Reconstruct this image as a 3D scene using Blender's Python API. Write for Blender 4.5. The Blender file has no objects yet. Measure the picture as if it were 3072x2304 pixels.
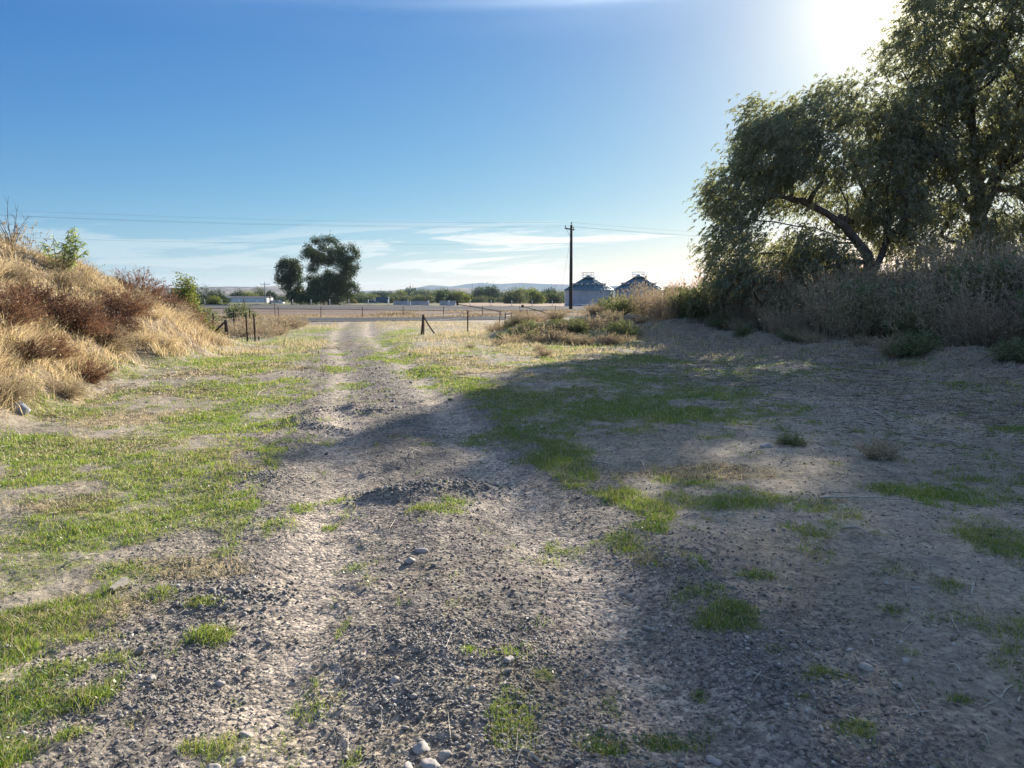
import bpy, math, random
import numpy as np
from mathutils import Vector, Matrix

R = math.radians
rng = np.random.default_rng(7)
random.seed(7)
sc = bpy.context.scene
C = sc.collection

# ------------------------------------------------------------------ camera, sky, sun, exposure
CAM_Z = 1.6
PITCH = R(6.3)
F = 768.0
cd = bpy.data.cameras.new('camera')
cam = bpy.data.objects.new('camera', cd)
C.objects.link(cam)
cam.location = (0, 0, CAM_Z)
cam.rotation_euler = (R(90) - PITCH, 0, 0)
cd.sensor_width = 36
cd.lens = 36 * F / 1024
cd.clip_start = 0.05
cd.clip_end = 30000
sc.camera = cam

SUN_AZ, SUN_EL = R(26.7), R(19.7)          # azimuth measured clockwise from +Y
SDIR = Vector((math.sin(SUN_AZ) * math.cos(SUN_EL), math.cos(SUN_AZ) * math.cos(SUN_EL), math.sin(SUN_EL)))
sl = bpy.data.lights.new('sun', 'SUN')
sl.energy = 4.9
sl.angle = R(0.55)
sl.color = (1.0, 0.91, 0.78)
so = bpy.data.objects.new('sun', sl)
C.objects.link(so)
so.rotation_euler = SDIR.to_track_quat('Z', 'Y').to_euler()

sc.view_settings.view_transform = 'Standard'
sc.view_settings.look = 'None'
sc.view_settings.gamma = 1
sc.view_settings.exposure = 1.42
sc.cycles.max_bounces = 5
sc.cycles.diffuse_bounces = 3
sc.cycles.transmission_bounces = 4
sc.cycles.volume_bounces = 0
sc.cycles.use_fast_gi = False


class NT:
    """tiny helper to write node trees"""
    def __init__(s, tree):
        s.t = tree
        s.n = tree.nodes
        s.n.clear()

    def add(s, kind, **kw):
        nd = s.n.new(kind)
        for k, v in kw.items():
            if k.startswith('i_'):
                key = k[2:].replace('_', ' ')
                nd.inputs[key].default_value = v
            else:
                setattr(nd, k, v)
        return nd

    def link(s, a, b):
        s.t.links.new(a, b)

    def sock(s, nd, idx, v):
        if isinstance(v, bpy.types.NodeSocket):
            s.link(v, nd.inputs[idx])
        elif v is not None:
            nd.inputs[idx].default_value = v

    def math(s, op, a, b=None, c=None, clamp=False):
        nd = s.n.new('ShaderNodeMath')
        nd.operation = op
        nd.use_clamp = clamp
        s.sock(nd, 0, a)
        s.sock(nd, 1, b)
        s.sock(nd, 2, c)
        return nd.outputs[0]

    def mix(s, fac, a, b, mode='MIX'):
        nd = s.n.new('ShaderNodeMix')
        nd.data_type = 'RGBA'
        nd.blend_type = mode
        nd.clamp_factor = True
        s.sock(nd, 0, fac)
        s.sock(nd, 6, a)
        s.sock(nd, 7, b)
        return nd.outputs[2]

    def ramp(s, v, lo, hi, a=0.0, b=1.0):
        nd = s.n.new('ShaderNodeMapRange')
        nd.interpolation_type = 'SMOOTHSTEP'
        s.sock(nd, 0, v)
        for i, q in enumerate((lo, hi, a, b)):
            nd.inputs[1 + i].default_value = q
        return nd.outputs[0]

    def noise(s, vec, scale, detail=4, rough=0.55, dist=0.0, out=0):
        nd = s.n.new('ShaderNodeTexNoise')
        if vec is not None:
            s.link(vec, nd.inputs['Vector'])
        nd.inputs['Scale'].default_value = scale
        nd.inputs['Detail'].default_value = detail
        nd.inputs['Roughness'].default_value = rough
        nd.inputs['Distortion'].default_value = dist
        return nd.outputs[out]


def col(r, g, b):
    return (r, g, b, 1.0)


world = bpy.data.worlds.new('World')
sc.world = world
world.use_nodes = True
W = NT(world.node_tree)
sky = W.add('ShaderNodeTexSky', sky_type='NISHITA', sun_disc=False, sun_elevation=SUN_EL, sun_rotation=SUN_AZ,
            altitude=700, air_density=1.0, dust_density=0.25, ozone_density=2.0)
tc = W.add('ShaderNodeTexCoord')
sep = W.add('ShaderNodeSeparateXYZ')
W.link(tc.outputs['Generated'], sep.inputs[0])
dx, dy, dz = sep.outputs
az = W.math('ARCTAN2', dx, dy)
el = W.math('ARCSINE', dz)
# long thin streaks of cloud low over the horizon, a little tilted
cmb = W.add('ShaderNodeCombineXYZ')
W.link(W.math('MULTIPLY', az, 3.4), cmb.inputs[0])
W.link(W.math('ADD', W.math('MULTIPLY', el, 40.0), W.math('MULTIPLY', az, -2.2)), cmb.inputs[1])
n1 = W.noise(cmb.outputs[0], 1.0, 8, 0.62, 0.45)
lowband = W.math('MULTIPLY', W.ramp(el, 0.010, 0.022), W.ramp(el, 0.070, 0.105, 1.0, 0.0))
side = W.ramp(az, -0.30, 0.06, 0.25, 1.0)
clow = W.math('MULTIPLY', W.math('MULTIPLY', W.ramp(n1, 0.49, 0.555), lowband), side)
# thin veil of high cloud over the top of the picture, plus an added unseen sheet of it overhead
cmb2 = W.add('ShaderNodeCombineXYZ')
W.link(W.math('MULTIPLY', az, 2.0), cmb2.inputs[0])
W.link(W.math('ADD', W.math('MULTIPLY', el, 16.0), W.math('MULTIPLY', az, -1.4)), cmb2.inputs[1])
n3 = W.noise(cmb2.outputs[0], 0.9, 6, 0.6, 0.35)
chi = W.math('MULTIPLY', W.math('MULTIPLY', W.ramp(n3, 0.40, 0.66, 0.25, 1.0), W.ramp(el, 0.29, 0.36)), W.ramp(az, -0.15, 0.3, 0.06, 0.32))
chi = W.math('ADD', chi, W.math('MULTIPLY', W.ramp(el, 0.37, 0.55), W.ramp(n3, 0.36, 0.6, 0.14, 0.32)))  # overhead cloud out of view, added to brighten the shaded ground
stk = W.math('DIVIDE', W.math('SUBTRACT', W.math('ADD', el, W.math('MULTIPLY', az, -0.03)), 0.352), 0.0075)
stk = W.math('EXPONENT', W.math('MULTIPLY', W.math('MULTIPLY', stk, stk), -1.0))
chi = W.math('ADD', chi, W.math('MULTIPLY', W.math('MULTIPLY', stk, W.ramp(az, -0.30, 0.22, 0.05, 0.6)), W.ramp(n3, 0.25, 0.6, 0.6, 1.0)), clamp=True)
cloudf = W.math('MULTIPLY', clow, 0.95, clamp=True)
# response of the air: a clear autumn sky, deeper blue away from the sun than the plain model gives
sps = W.add('ShaderNodeSeparateColor')
W.link(sky.outputs[0], sps.inputs[0])
gl = W.add('ShaderNodeVectorMath', operation='DOT_PRODUCT')
W.link(tc.outputs['Generated'], gl.inputs[0])
gl.inputs[1].default_value = SDIR
ang_ = W.math('ARCCOSINE', W.math('MINIMUM', gl.outputs['Value'], 0.99999))
aur = W.math('EXPONENT', W.math('MULTIPLY', ang_, -1.0 / R(4.0)))
aur2 = W.math('EXPONENT', W.math('MULTIPLY', ang_, -1.0 / R(14.0)))
cbk = W.add('ShaderNodeCombineColor')
for ch, (k, e, g_) in enumerate(((0.088, 1.6, 9.0), (0.318, 1.03, 7.6), (1.15, 0.5, 3.6))):
    v_ = W.math('MULTIPLY', W.math('POWER', sps.outputs[ch], e), k)
    v_ = W.math('ADD', v_, W.math('MULTIPLY', aur2, (1.5, 0.9, 0.4)[ch]))
    W.link(W.math('ADD', v_, W.math('MULTIPLY', aur, g_)), cbk.inputs[ch])
skyb = cbk.outputs[0]
skyc = W.mix(cloudf, skyb, W.mix(0.08, col(4.9, 4.75, 4.55), skyb))
skyc = W.mix(chi, skyc, col(3.3, 4.2, 5.3))  # veil tinted bluish to cool the light it adds to the shade
bg = W.add('ShaderNodeBackground')
bg.inputs['Strength'].default_value = 0.086
W.link(skyc, bg.inputs['Color'])
wo = W.add('ShaderNodeOutputWorld')
W.link(bg.outputs[0], wo.inputs['Surface'])

# ------------------------------------------------------------------ small helpers


def at(px, py, Y):
    """world point at depth Y that lies on the sight line of picture point (px, py) of a 1024 x 768 frame"""
    u, v = (px - 512) / F, (384 - py) / F
    d = (u, math.cos(PITCH) + v * math.sin(PITCH), -math.sin(PITCH) + v * math.cos(PITCH))
    k = Y / d[1]
    return (d[0] * k, Y, CAM_Z + d[2] * k)


def onground(px, py, z=0.0):
    u, v = (px - 512) / F, (384 - py) / F
    d = (u, math.cos(PITCH) + v * math.sin(PITCH), -math.sin(PITCH) + v * math.cos(PITCH))
    k = (z - CAM_Z) / d[2]
    return d[0] * k, d[1] * k


TAB = rng.random((256, 256))


def vnoise(x, y, seed=0):
    x = np.asarray(x, float) + seed * 17.31
    y = np.asarray(y, float) + seed * 9.77
    xi, yi = np.floor(x).astype(int), np.floor(y).astype(int)
    fx, fy = x - xi, y - yi
    fx, fy = fx * fx * (3 - 2 * fx), fy * fy * (3 - 2 * fy)
    a, b = TAB[xi & 255, yi & 255], TAB[(xi + 1) & 255, yi & 255]
    c, d = TAB[xi & 255, (yi + 1) & 255], TAB[(xi + 1) & 255, (yi + 1) & 255]
    return (a * (1 - fx) + b * fx) * (1 - fy) + (c * (1 - fx) + d * fx) * fy


def fbm(x, y, octs=4, seed=0, gain=0.5):
    s, a, t = 0.0, 1.0, 0.0
    for o in range(octs):
        s = s + a * vnoise(x * 2.03 ** o, y * 2.03 ** o, seed + o)
        t += a
        a *= gain
    return s / t


def sst(v, a, b):
    t = np.clip((v - a) / (b - a), 0, 1)
    return t * t * (3 - 2 * t)


def tag(o, label, cat, group=None, kind=None):
    if label: o['label'] = label
    if cat: o['category'] = cat
    if group: o['group'] = group
    if kind: o['kind'] = kind
    return o


def npmesh(name, V, Fc, smooth=False, mats=(), cols=None):
    V = np.asarray(V, np.float32).reshape(-1, 3)
    Fc = np.asarray(Fc, np.int32)
    me = bpy.data.meshes.new(name)
    k = Fc.shape[1]
    me.vertices.add(len(V))
    me.vertices.foreach_set('co', V.ravel())
    me.loops.add(Fc.size)
    me.loops.foreach_set('vertex_index', Fc.ravel())
    me.polygons.add(len(Fc))
    me.polygons.foreach_set('loop_start', np.arange(0, Fc.size, k, dtype=np.int32))
    me.polygons.foreach_set('loop_total', np.full(len(Fc), k, np.int32))
    if smooth:
        me.polygons.foreach_set('use_smooth', np.ones(len(Fc), bool))
    if cols is not None:
        at_ = me.color_attributes.new('tint', 'FLOAT_COLOR', 'POINT')
        at_.data.foreach_set('color', np.asarray(cols, np.float32).ravel())
    me.update(calc_edges=True)
    for m in mats:
        me.materials.append(m)
    return me


def link(name, me, parent=None):
    o = bpy.data.objects.new(name, me)
    C.objects.link(o)
    if parent: o.parent = parent
    return o


def empty(name, loc=(0, 0, 0), rz=0.0):
    o = bpy.data.objects.new(name, None)
    C.objects.link(o)
    o.location = loc
    o.rotation_euler = (0, 0, rz)
    o.empty_display_size = 0.2
    return o


def copy_tree(o, parent=None):
    c = o.copy()
    C.objects.link(c)
    c.parent = parent
    for ch in [q for q in o.children]:
        copy_tree(ch, c)
    return c


class MB:
    """collects solids; build() links them as one mesh"""
    def __init__(s):
        s.v, s.f = [], []

    def box(s, c, d, rot=None):
        i = len(s.v)
        for z in (-.5, .5):
            for x, y in ((-.5, -.5), (.5, -.5), (.5, .5), (-.5, .5)):
                p = Vector((x * d[0], y * d[1], z * d[2]))
                if rot is not None: p = rot @ p
                s.v.append(tuple(p + Vector(c)))
        s.f += [tuple(i + k for k in q) for q in ((3, 2, 1, 0), (4, 5, 6, 7), (0, 1, 5, 4), (1, 2, 6, 5), (2, 3, 7, 6), (3, 0, 4, 7))]
        return s

    def tube(s, pts, rad, n=8, cap=True):
        pts = [Vector(p) for p in pts]
        if not isinstance(rad, (list, tuple)): rad = [rad] * len(pts)
        base = len(s.v)
        prev = None
        for k, p in enumerate(pts):
            t = (pts[min(k + 1, len(pts) - 1)] - pts[max(k - 1, 0)])
            if t.length < 1e-9: t = Vector((0, 0, 1))
            t.normalize()
            a = prev if prev is not None else (Vector((1, 0, 0)) if abs(t.x) < 0.9 else Vector((0, 1, 0)))
            a = (a - t * a.dot(t)).normalized()
            prev = a
            b = t.cross(a)
            for q in range(n):
                an = 2 * math.pi * q / n
                s.v.append(tuple(p + (a * math.cos(an) + b * math.sin(an)) * rad[k]))
        for k in range(len(pts) - 1):
            for q in range(n):
                a0, a1 = base + k * n + q, base + k * n + (q + 1) % n
                s.f.append((a0, a1, a1 + n, a0 + n))
        if cap:
            s.f.append(tuple(base + q for q in reversed(range(n))))
            e = base + (len(pts) - 1) * n
            s.f.append(tuple(e + q for q in range(n)))
        return s

    def poly(s, pts):
        i = len(s.v)
        s.v += [tuple(p) for p in pts]
        s.f.append(tuple(range(i, i + len(pts))))
        return s

    def build(s, name, mat, parent=None, smooth=False):
        me = bpy.data.meshes.new(name)
        me.from_pydata(s.v, [], s.f)
        me.materials.append(mat)
        if smooth:
            for p in me.polygons: p.use_smooth = True
        me.update()
        return link(name, me, parent)


# ------------------------------------------------------------------ materials


def newmat(name):
    m = bpy.data.materials.new(name)
    m.use_nodes = True
    return m, NT(m.node_tree)


def plain(name, c, rough=0.7, metal=0.0, var=0.25, scale=6.0, bump=0.0, stretch=None, spec=0.3):
    """Principled surface whose colour wanders with noise"""
    m, N = newmat(name)
    g = N.add('ShaderNodeTexCoord')
    vec = g.outputs['Object']
    if stretch:
        mp = N.add('ShaderNodeMapping')
        mp.inputs['Scale'].default_value = stretch
        N.link(vec, mp.inputs[0])
        vec = mp.outputs[0]
    n = N.noise(vec, scale, 5, 0.6)
    a = tuple(q * (1 - var) for q in c) + (1,)
    b = tuple(min(1, q * (1 + var)) for q in c) + (1,)
    cc = N.mix(N.ramp(n, 0.3, 0.7), a, b)
    p = N.add('ShaderNodeBsdfPrincipled')
    N.link(cc, p.inputs['Base Color'])
    p.inputs['Roughness'].default_value = rough
    p.inputs['Metallic'].default_value = metal
    p.inputs['Specular IOR Level'].default_value = spec
    if bump:
        bn = N.add('ShaderNodeBump')
        bn.inputs['Strength'].default_value = 0.6
        bn.inputs['Distance'].default_value = bump
        N.link(n, bn.inputs['Height'])
        N.link(bn.outputs[0], p.inputs['Normal'])
    o = N.add('ShaderNodeOutputMaterial')
    N.link(p.outputs[0], o.inputs[0])
    return m


def leafy(name, ca, cb, cc=None, trans=0.4, gloss=0.04, third=0.15, patch=0.0, through=(1.35, 1.3, 0.7)):
    """thin leaf or blade: diffuse, light passing through, a little sheen; every blade its own tone"""
    m, N = newmat(name)
    g = N.add('ShaderNodeNewGeometry')
    rnd = g.outputs['Random Per Island']
    c1 = N.mix(rnd, col(*ca), col(*cb))
    if cc:
        k = N.math('FRACT', N.math('MULTIPLY', rnd, 37.7))
        c1 = N.mix(N.math('LESS_THAN', k, third), c1, col(*cc))
    if patch:
        pn = N.noise(g.outputs['Position'], 0.9, 3, 0.5)
        c1 = N.mix(N.math('MULTIPLY', N.ramp(pn, 0.4, 0.65), patch), c1, col(*(cc or cb)))
    d = N.add('ShaderNodeBsdfDiffuse')
    t = N.add('ShaderNodeBsdfTranslucent')
    gl = N.add('ShaderNodeBsdfGlossy')
    gl.inputs['Roughness'].default_value = 0.45
    N.link(c1, d.inputs['Color'])
    N.link(N.mix(1.0, c1, col(*through), 'MULTIPLY'), t.inputs['Color'])
    m1 = N.add('ShaderNodeMixShader')
    m1.inputs[0].default_value = trans
    N.link(d.outputs[0], m1.inputs[1])
    N.link(t.outputs[0], m1.inputs[2])
    m2 = N.add('ShaderNodeMixShader')
    m2.inputs[0].default_value = gloss
    N.link(m1.outputs[0], m2.inputs[1])
    N.link(gl.outputs[0], m2.inputs[2])
    o = N.add('ShaderNodeOutputMaterial')
    N.link(m2.outputs[0], o.inputs[0])
    return m


M = {}
M['bark'] = plain('bark', (0.10, 0.08, 0.065), 0.9, var=0.45, scale=9, bump=0.02, stretch=(1, 1, 0.25))
M['far_bark'] = plain('far_bark', (0.09, 0.075, 0.06), 0.9)
M['willow_leaf'] = leafy('willow_leaf', (0.15, 0.18, 0.125), (0.24, 0.26, 0.19), (0.30, 0.26, 0.16), 0.55, 0.05, 0.12)
M['poplar_leaf'] = leafy('poplar_leaf', (0.030, 0.055, 0.022), (0.05, 0.085, 0.035), (0.11, 0.12, 0.05), 0.25, 0.05, 0.12)
M['yellow_leaf'] = leafy('yellow_leaf', (0.13, 0.16, 0.04), (0.20, 0.22, 0.05), (0.06, 0.09, 0.03), 0.45, 0.04, 0.25)
M['dark_leaf'] = leafy('dark_leaf', (0.025, 0.05, 0.018), (0.045, 0.08, 0.03), (0.09, 0.11, 0.03), 0.25, 0.04, 0.12)
M['mid_leaf'] = leafy('mid_leaf', (0.06, 0.09, 0.035), (0.10, 0.13, 0.05), (0.18, 0.14, 0.05), 0.35, 0.03, 0.12)
M['grey_leaf'] = leafy('grey_leaf', (0.10, 0.13, 0.08), (0.15, 0.18, 0.11), (0.16, 0.12, 0.06), 0.3, 0.03, 0.12)
M['orange_leaf'] = leafy('orange_leaf', (0.22, 0.15, 0.06), (0.30, 0.20, 0.08), (0.12, 0.12, 0.04), 0.35, 0.03, 0.3)
M['grass'] = leafy('grass', (0.11, 0.20, 0.024), (0.20, 0.31, 0.045), (0.34, 0.31, 0.16), 0.5, 0.05, 0.18, patch=0.22)
M['weed_leaf'] = leafy('weed_leaf', (0.05, 0.10, 0.025), (0.10, 0.16, 0.04), (0.26, 0.22, 0.10), 0.3, 0.06, 0.2)
M['straw'] = leafy('straw', (0.48, 0.385, 0.22), (0.70, 0.60, 0.40), (0.24, 0.165, 0.09), 0.42, 0.04, 0.18, through=(1.15, 1.08, 0.95))
M['pale_straw'] = leafy('pale_straw', (0.46, 0.38, 0.23), (0.62, 0.54, 0.37), (0.22, 0.24, 0.08), 0.4, 0.04, 0.2, through=(1.15, 1.08, 0.95))
M['litter'] = leafy('litter', (0.16, 0.13, 0.09), (0.40, 0.34, 0.25), (0.07, 0.06, 0.05), 0.1, 0.03, 0.35, through=(1.15, 1.08, 0.95))
M['rust'] = leafy('rust', (0.20, 0.11, 0.065), (0.36, 0.21, 0.12), (0.08, 0.045, 0.035), 0.3, 0.03, 0.3, through=(1.15, 1.08, 0.95))
M['rust_dark'] = leafy('rust_dark', (0.10, 0.05, 0.035), (0.20, 0.10, 0.06), (0.04, 0.03, 0.025), 0.25, 0.03, 0.3, through=(1.15, 1.08, 0.95))
M['dead_weed'] = leafy('dead_weed', (0.33, 0.27, 0.17), (0.50, 0.42, 0.29), (0.17, 0.13, 0.09), 0.35, 0.03, 0.25, through=(1.15, 1.08, 0.95))
M['pink_weed'] = leafy('pink_weed', (0.31, 0.24, 0.17), (0.46, 0.38, 0.27), (0.22, 0.19, 0.13), 0.38, 0.03, 0.2, through=(1.15, 1.08, 0.95))
M['green_weed'] = leafy('green_weed', (0.10, 0.14, 0.065), (0.18, 0.21, 0.11), (0.30, 0.27, 0.16), 0.35, 0.04, 0.22)
M['sapling_leaf'] = leafy('sapling_leaf', (0.10, 0.17, 0.05), (0.22, 0.28, 0.11), (0.38, 0.42, 0.26), 0.45, 0.08, 0.2)
M['twig'] = plain('twig', (0.20, 0.15, 0.10), 0.85, var=0.4, scale=14)
M['pale_wood'] = plain('pale_wood', (0.40, 0.36, 0.29), 0.8, var=0.3, scale=20, stretch=(1, 1, 6))
M['old_post'] = plain('old_post', (0.085, 0.055, 0.045), 0.9, var=0.45, scale=18, bump=0.004, stretch=(1, 1, 0.2))
M['pole_wood'] = plain('pole_wood', (0.045, 0.038, 0.035), 0.85, var=0.35, scale=6, stretch=(1, 1, 0.15))
M['rusty_steel'] = plain('rusty_steel', (0.06, 0.035, 0.028), 0.8, var=0.5, scale=20)
M['wire'] = plain('wire', (0.16, 0.16, 0.17), 0.5, 0.6, 0.1)
M['line_wire'] = plain('line_wire', (0.25, 0.26, 0.28), 0.6, 0.0, 0.1)
M['porcelain'] = plain('porcelain', (0.07, 0.05, 0.045), 0.3, var=0.2)
M['asphalt'] = plain('asphalt', (0.07, 0.074, 0.08), 1.0, var=0.22, scale=0.6, stretch=(0.3, 1, 1), spec=0.03)
M['highway'] = plain('highway', (0.12, 0.115, 0.11), 1.0, var=0.2, scale=0.4, stretch=(0.2, 1, 1), spec=0.03)
M['black_rail'] = plain('black_rail', (0.03, 0.03, 0.035), 0.6)
M['white_paint'] = plain('white_paint', (0.72, 0.72, 0.70), 0.6, var=0.08)
M['white_metal'] = plain('white_metal', (0.66, 0.67, 0.68), 0.5, var=0.08, scale=0.5)
M['concrete'] = plain('concrete', (0.42, 0.42, 0.43), 0.85, var=0.2, scale=2)
M['roof_dark'] = plain('roof_dark', (0.07, 0.07, 0.08), 0.7)
M['brown_wall'] = plain('brown_wall', (0.14, 0.10, 0.08), 0.9)
M['blue_wall'] = plain('blue_wall', (0.12, 0.22, 0.24), 0.7)
M['grey_wall'] = plain('grey_wall', (0.26, 0.27, 0.29), 0.8)
M['glass'] = plain('glass', (0.03, 0.035, 0.04), 0.15)
M['tyre'] = plain('tyre', (0.02, 0.02, 0.02), 0.8)
M['truck_blue'] = plain('truck_blue', (0.04, 0.08, 0.14), 0.4)
M['sign_back'] = plain('sign_back', (0.30, 0.31, 0.32), 0.5, 0.5)


def corrugated(name, c, rough, metal, scale, axis='Z'):
    m, N = newmat(name)
    g = N.add('ShaderNodeTexCoord')
    sp = N.add('ShaderNodeSeparateXYZ')
    N.link(g.outputs['Object'], sp.inputs[0])
    z = sp.outputs[2]
    w = N.math('SINE', N.math('MULTIPLY', z, scale))
    big = N.math('LESS_THAN', N.math('FRACT', N.math('MULTIPLY', z, 1.18)), 0.035)
    an = N.math('ARCTAN2', sp.outputs[1], sp.outputs[0])
    seam = N.math('LESS_THAN', N.math('FRACT', N.math('MULTIPLY', an, 3.5)), 0.03)
    n = N.noise(g.outputs['Object'], 0.8, 4, 0.6)
    base = N.mix(N.ramp(n, 0.3, 0.7), col(*[q * 0.82 for q in c]), col(*c))
    base = N.mix(N.math('MULTIPLY', N.math('MAXIMUM', big, seam), 0.45), base, col(*[q * 0.4 for q in c]))
    p = N.add('ShaderNodeBsdfPrincipled')
    N.link(base, p.inputs['Base Color'])
    p.inputs['Roughness'].default_value = rough
    p.inputs['Metallic'].default_value = metal
    b = N.add('ShaderNodeBump')
    b.inputs['Distance'].default_value = 0.02
    b.inputs['Strength'].default_value = 0.7
    N.link(w, b.inputs['Height'])
    N.link(b.outputs[0], p.inputs['Normal'])
    o = N.add('ShaderNodeOutputMaterial')
    N.link(p.outputs[0], o.inputs[0])
    return m


M['bin_wall'] = corrugated('bin_wall', (0.52, 0.55, 0.60), 0.42, 0.55, 60)
M['bin_roof'] = plain('bin_roof', (0.07, 0.15, 0.19), 0.4, 0.4, 0.15, 1.0)
M['galvanised'] = plain('galvanised', (0.45, 0.47, 0.50), 0.4, 0.7, 0.1)

# ------------------------------------------------------------------ where things lie on the ground


def track_c(y):
    return -0.21 * y + 0.35 + 0.25 * np.sin(y * 0.13)


def spots(rows):
    out = []
    for px, py, rx, ry in rows:
        x, y = onground(px, py)
        x1, _ = onground(px + rx, py)
        _, y0 = onground(px, py + ry)
        _, y1 = onground(px, max(py - ry, 306))
        out.append((x, y, abs(x1 - x), max((y1 - y0) * 0.5, 0.05)))
    return out


GREEN = spots([
    (75, 408, 55, 7), (180, 428, 62, 13), (95, 452, 95, 14), (40, 475, 60, 10), (115, 498, 70, 13), (60, 535, 62, 16),
    (150, 528, 38, 9), (15, 575, 40, 18), (160, 585, 26, 8), (205, 592, 30, 6), (20, 640, 30, 18), (65, 658, 45, 14), (100, 645, 36, 9),
    (30, 690, 48, 26), (45, 615, 60, 26), (25, 560, 60, 20), (120, 560, 50, 12), (70, 690, 40, 20), (8, 745, 46, 24), (70, 722, 18, 14), (210, 620, 26, 10), (190, 735, 22, 10), (255, 370, 24, 6), (228, 362, 44, 6),
    (285, 341, 36, 4), (312, 331, 26, 3), (225, 388, 60, 7), (255, 400, 36, 8), (215, 412, 40, 8), (339, 369, 15, 4), (350, 384, 20, 3), (336, 354, 12, 2),
    (394, 352, 12, 12), (402, 332, 16, 5), (398, 340, 14, 6), (425, 372, 26, 6), (450, 383, 34, 6), (405, 360, 20, 5),
    (486, 392, 40, 8), (530, 402, 60, 15), (600, 408, 80, 15), (520, 432, 50, 14), (555, 455, 45, 12), (650, 398, 60, 9), (690, 415, 60, 9),
    (596, 343, 40, 5), (620, 340, 22, 4), (560, 350, 40, 4), (640, 360, 40, 6), (620, 380, 60, 8), (720, 395, 60, 8),
    (578, 476, 26, 11), (622, 494, 22, 8), (652, 508, 28, 9), (620, 538, 12, 7), (655, 528, 18, 7), (722, 503, 44, 7), (742, 618, 26, 14),
    (340, 620, 6, 13), (352, 745, 15, 20), (512, 742, 24, 24), (498, 720, 12, 8), (606, 750, 34, 14), (434, 507, 24, 4), (300, 500, 12, 4),
    (545, 677, 8, 5), (330, 516, 10, 4), (465, 652, 10, 5), (830, 675, 22, 6), (775, 655, 14, 6), (850, 728, 26, 8), (700, 690, 10, 6), (1000, 545, 50, 22),
    (900, 490, 50, 8), (760, 575, 30, 6), (890, 610, 20, 6), (660, 740, 30, 8), (960, 700, 20, 8), (800, 700, 12, 5)])
DRY = spots([
    (465, 336, 50, 7), (520, 343, 60, 6), (560, 356, 70, 6), (600, 366, 60, 5), (440, 353, 30, 6), (460, 362, 40, 5), (480, 372, 60, 6),
    (300, 345, 50, 5), (240, 352, 60, 6), (225, 372, 70, 8), (180, 392, 80, 7), (110, 412, 90, 9), (60, 400, 60, 12), (330, 327, 40, 3),
    (130, 440, 120, 12), (210, 455, 60, 14), (60, 500, 60, 20), (175, 560, 60, 14), (100, 600, 80, 24), (30, 610, 50, 20),
    (530, 380, 60, 5), (640, 342, 40, 5), (560, 395, 90, 8), (640, 560, 24, 8), (700, 470, 60, 8),
    (395, 322.5, 60, 1.5), (430, 325, 60, 3), (500, 330, 60, 5)])


def blobs(x, y, L):
    m = np.zeros(np.shape(x))
    for bx, by, ax, ay in L:
        m = np.maximum(m, np.exp(-(((x - bx) / ax) ** 2 + ((y - by) / ay) ** 2) * 0.9))
    return m


def green(x, y):
    n = fbm(x * 2.1, y * 1.6, 4, 3)
    n2 = fbm(x * 0.55, y * 0.45, 3, 8)
    onl = (x < track_c(y) - 1.3) & (y < 45) & (x > track_c(y) - 9)
    base = np.where(onl, sst(n2, 0.38, 0.65) * 0.52, 0.0)
    e = edge_s(x, y)
    base = np.maximum(base, np.where((x > track_c(y) + 2.0) & (e < 0.5) & (y < 34) & (y > 1.5), 0.10 + 0.26 * sst(n2, 0.45, 0.62), 0.0))
    nf = fbm(x * 7, y * 5, 3, 23)
    base = base + np.where(onl & (y < 9), 0.2, 0.0)
    return np.clip(sst(np.maximum(blobs(x, y, GREEN), base) + (n - 0.5) * 1.3 + (nf - 0.5) * 1.0, 0.16, 0.95), 0, 1)


def dry(x, y):
    n = fbm(x * 1.7, y * 1.3, 4, 13)
    nf = fbm(x * 6, y * 4.5, 3, 29)
    bank = 0.5 * sst(edge_s(x, y), -7, -2) * (1 - sst(y, 36, 42)) * sst(y, 2, 6)
    return np.clip(sst(np.maximum(blobs(x, y, DRY), bank) + (n - 0.5) * 1.4 + (nf - 0.5) * 0.8, 0.3, 1.0), 0, 1)


def edge_s(x, y):
    """distance to the right of the foot of the weedy bank on the right"""
    wob = (fbm(x * 0.3, y * 0.3, 3, 21) - 0.5) * 2.0
    # foot line runs from (5.2, 35) to (9.6, 15) to (12, 4)
    fx = np.interp(y, [-5, 4, 15, 24, 35, 45], [13.5, 12.0, 9.6, 8.0, 5.2, 4.0])
    return (x - fx) + wob


def mound(x, y):
    """height of the dry-grass mound on the left"""
    wob = (fbm(x * 0.35, y * 0.35, 3, 5) - 0.5) * 2.6
    foot = np.interp(y, [-4, 6, 9.5, 14, 24, 30], [-6.8, -6.2, -6.4, -7.6, -8.7, -9.5])
    d = foot - x + wob * 0.6
    up = sst(d, -0.3, 4.6) * 0.72 + sst(d, -0.2, 1.6) * 0.28
    back = 1 - sst(-x, 16, 22)
    fr = 1 - sst(y + wob * 0.6, 20.0, 29.5)
    near = sst(y, -6, 1)
    lump = 1 + (fbm(x * 0.55, y * 0.55, 4, 6) - 0.5) * 0.45
    return 2.6 * up * back * fr * near * lump


def HWn(x): return np.interp(x, [-400, -60, -26, -9.6, 3, 40, 300], [130, 91, 81, 77, 80, 96, 210])      # near edge of highway
def HWz(x): return np.interp(x, [-60, -20, 10, 60], [0.62, 0.55, 0.35, 0.2])
def FRn(x): return np.interp(x, [-300, -40, -9.6, 3, 40, 300], [30, 50, 56, 62, 80, 210]) - 0.0                # near edge of frontage road


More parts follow.
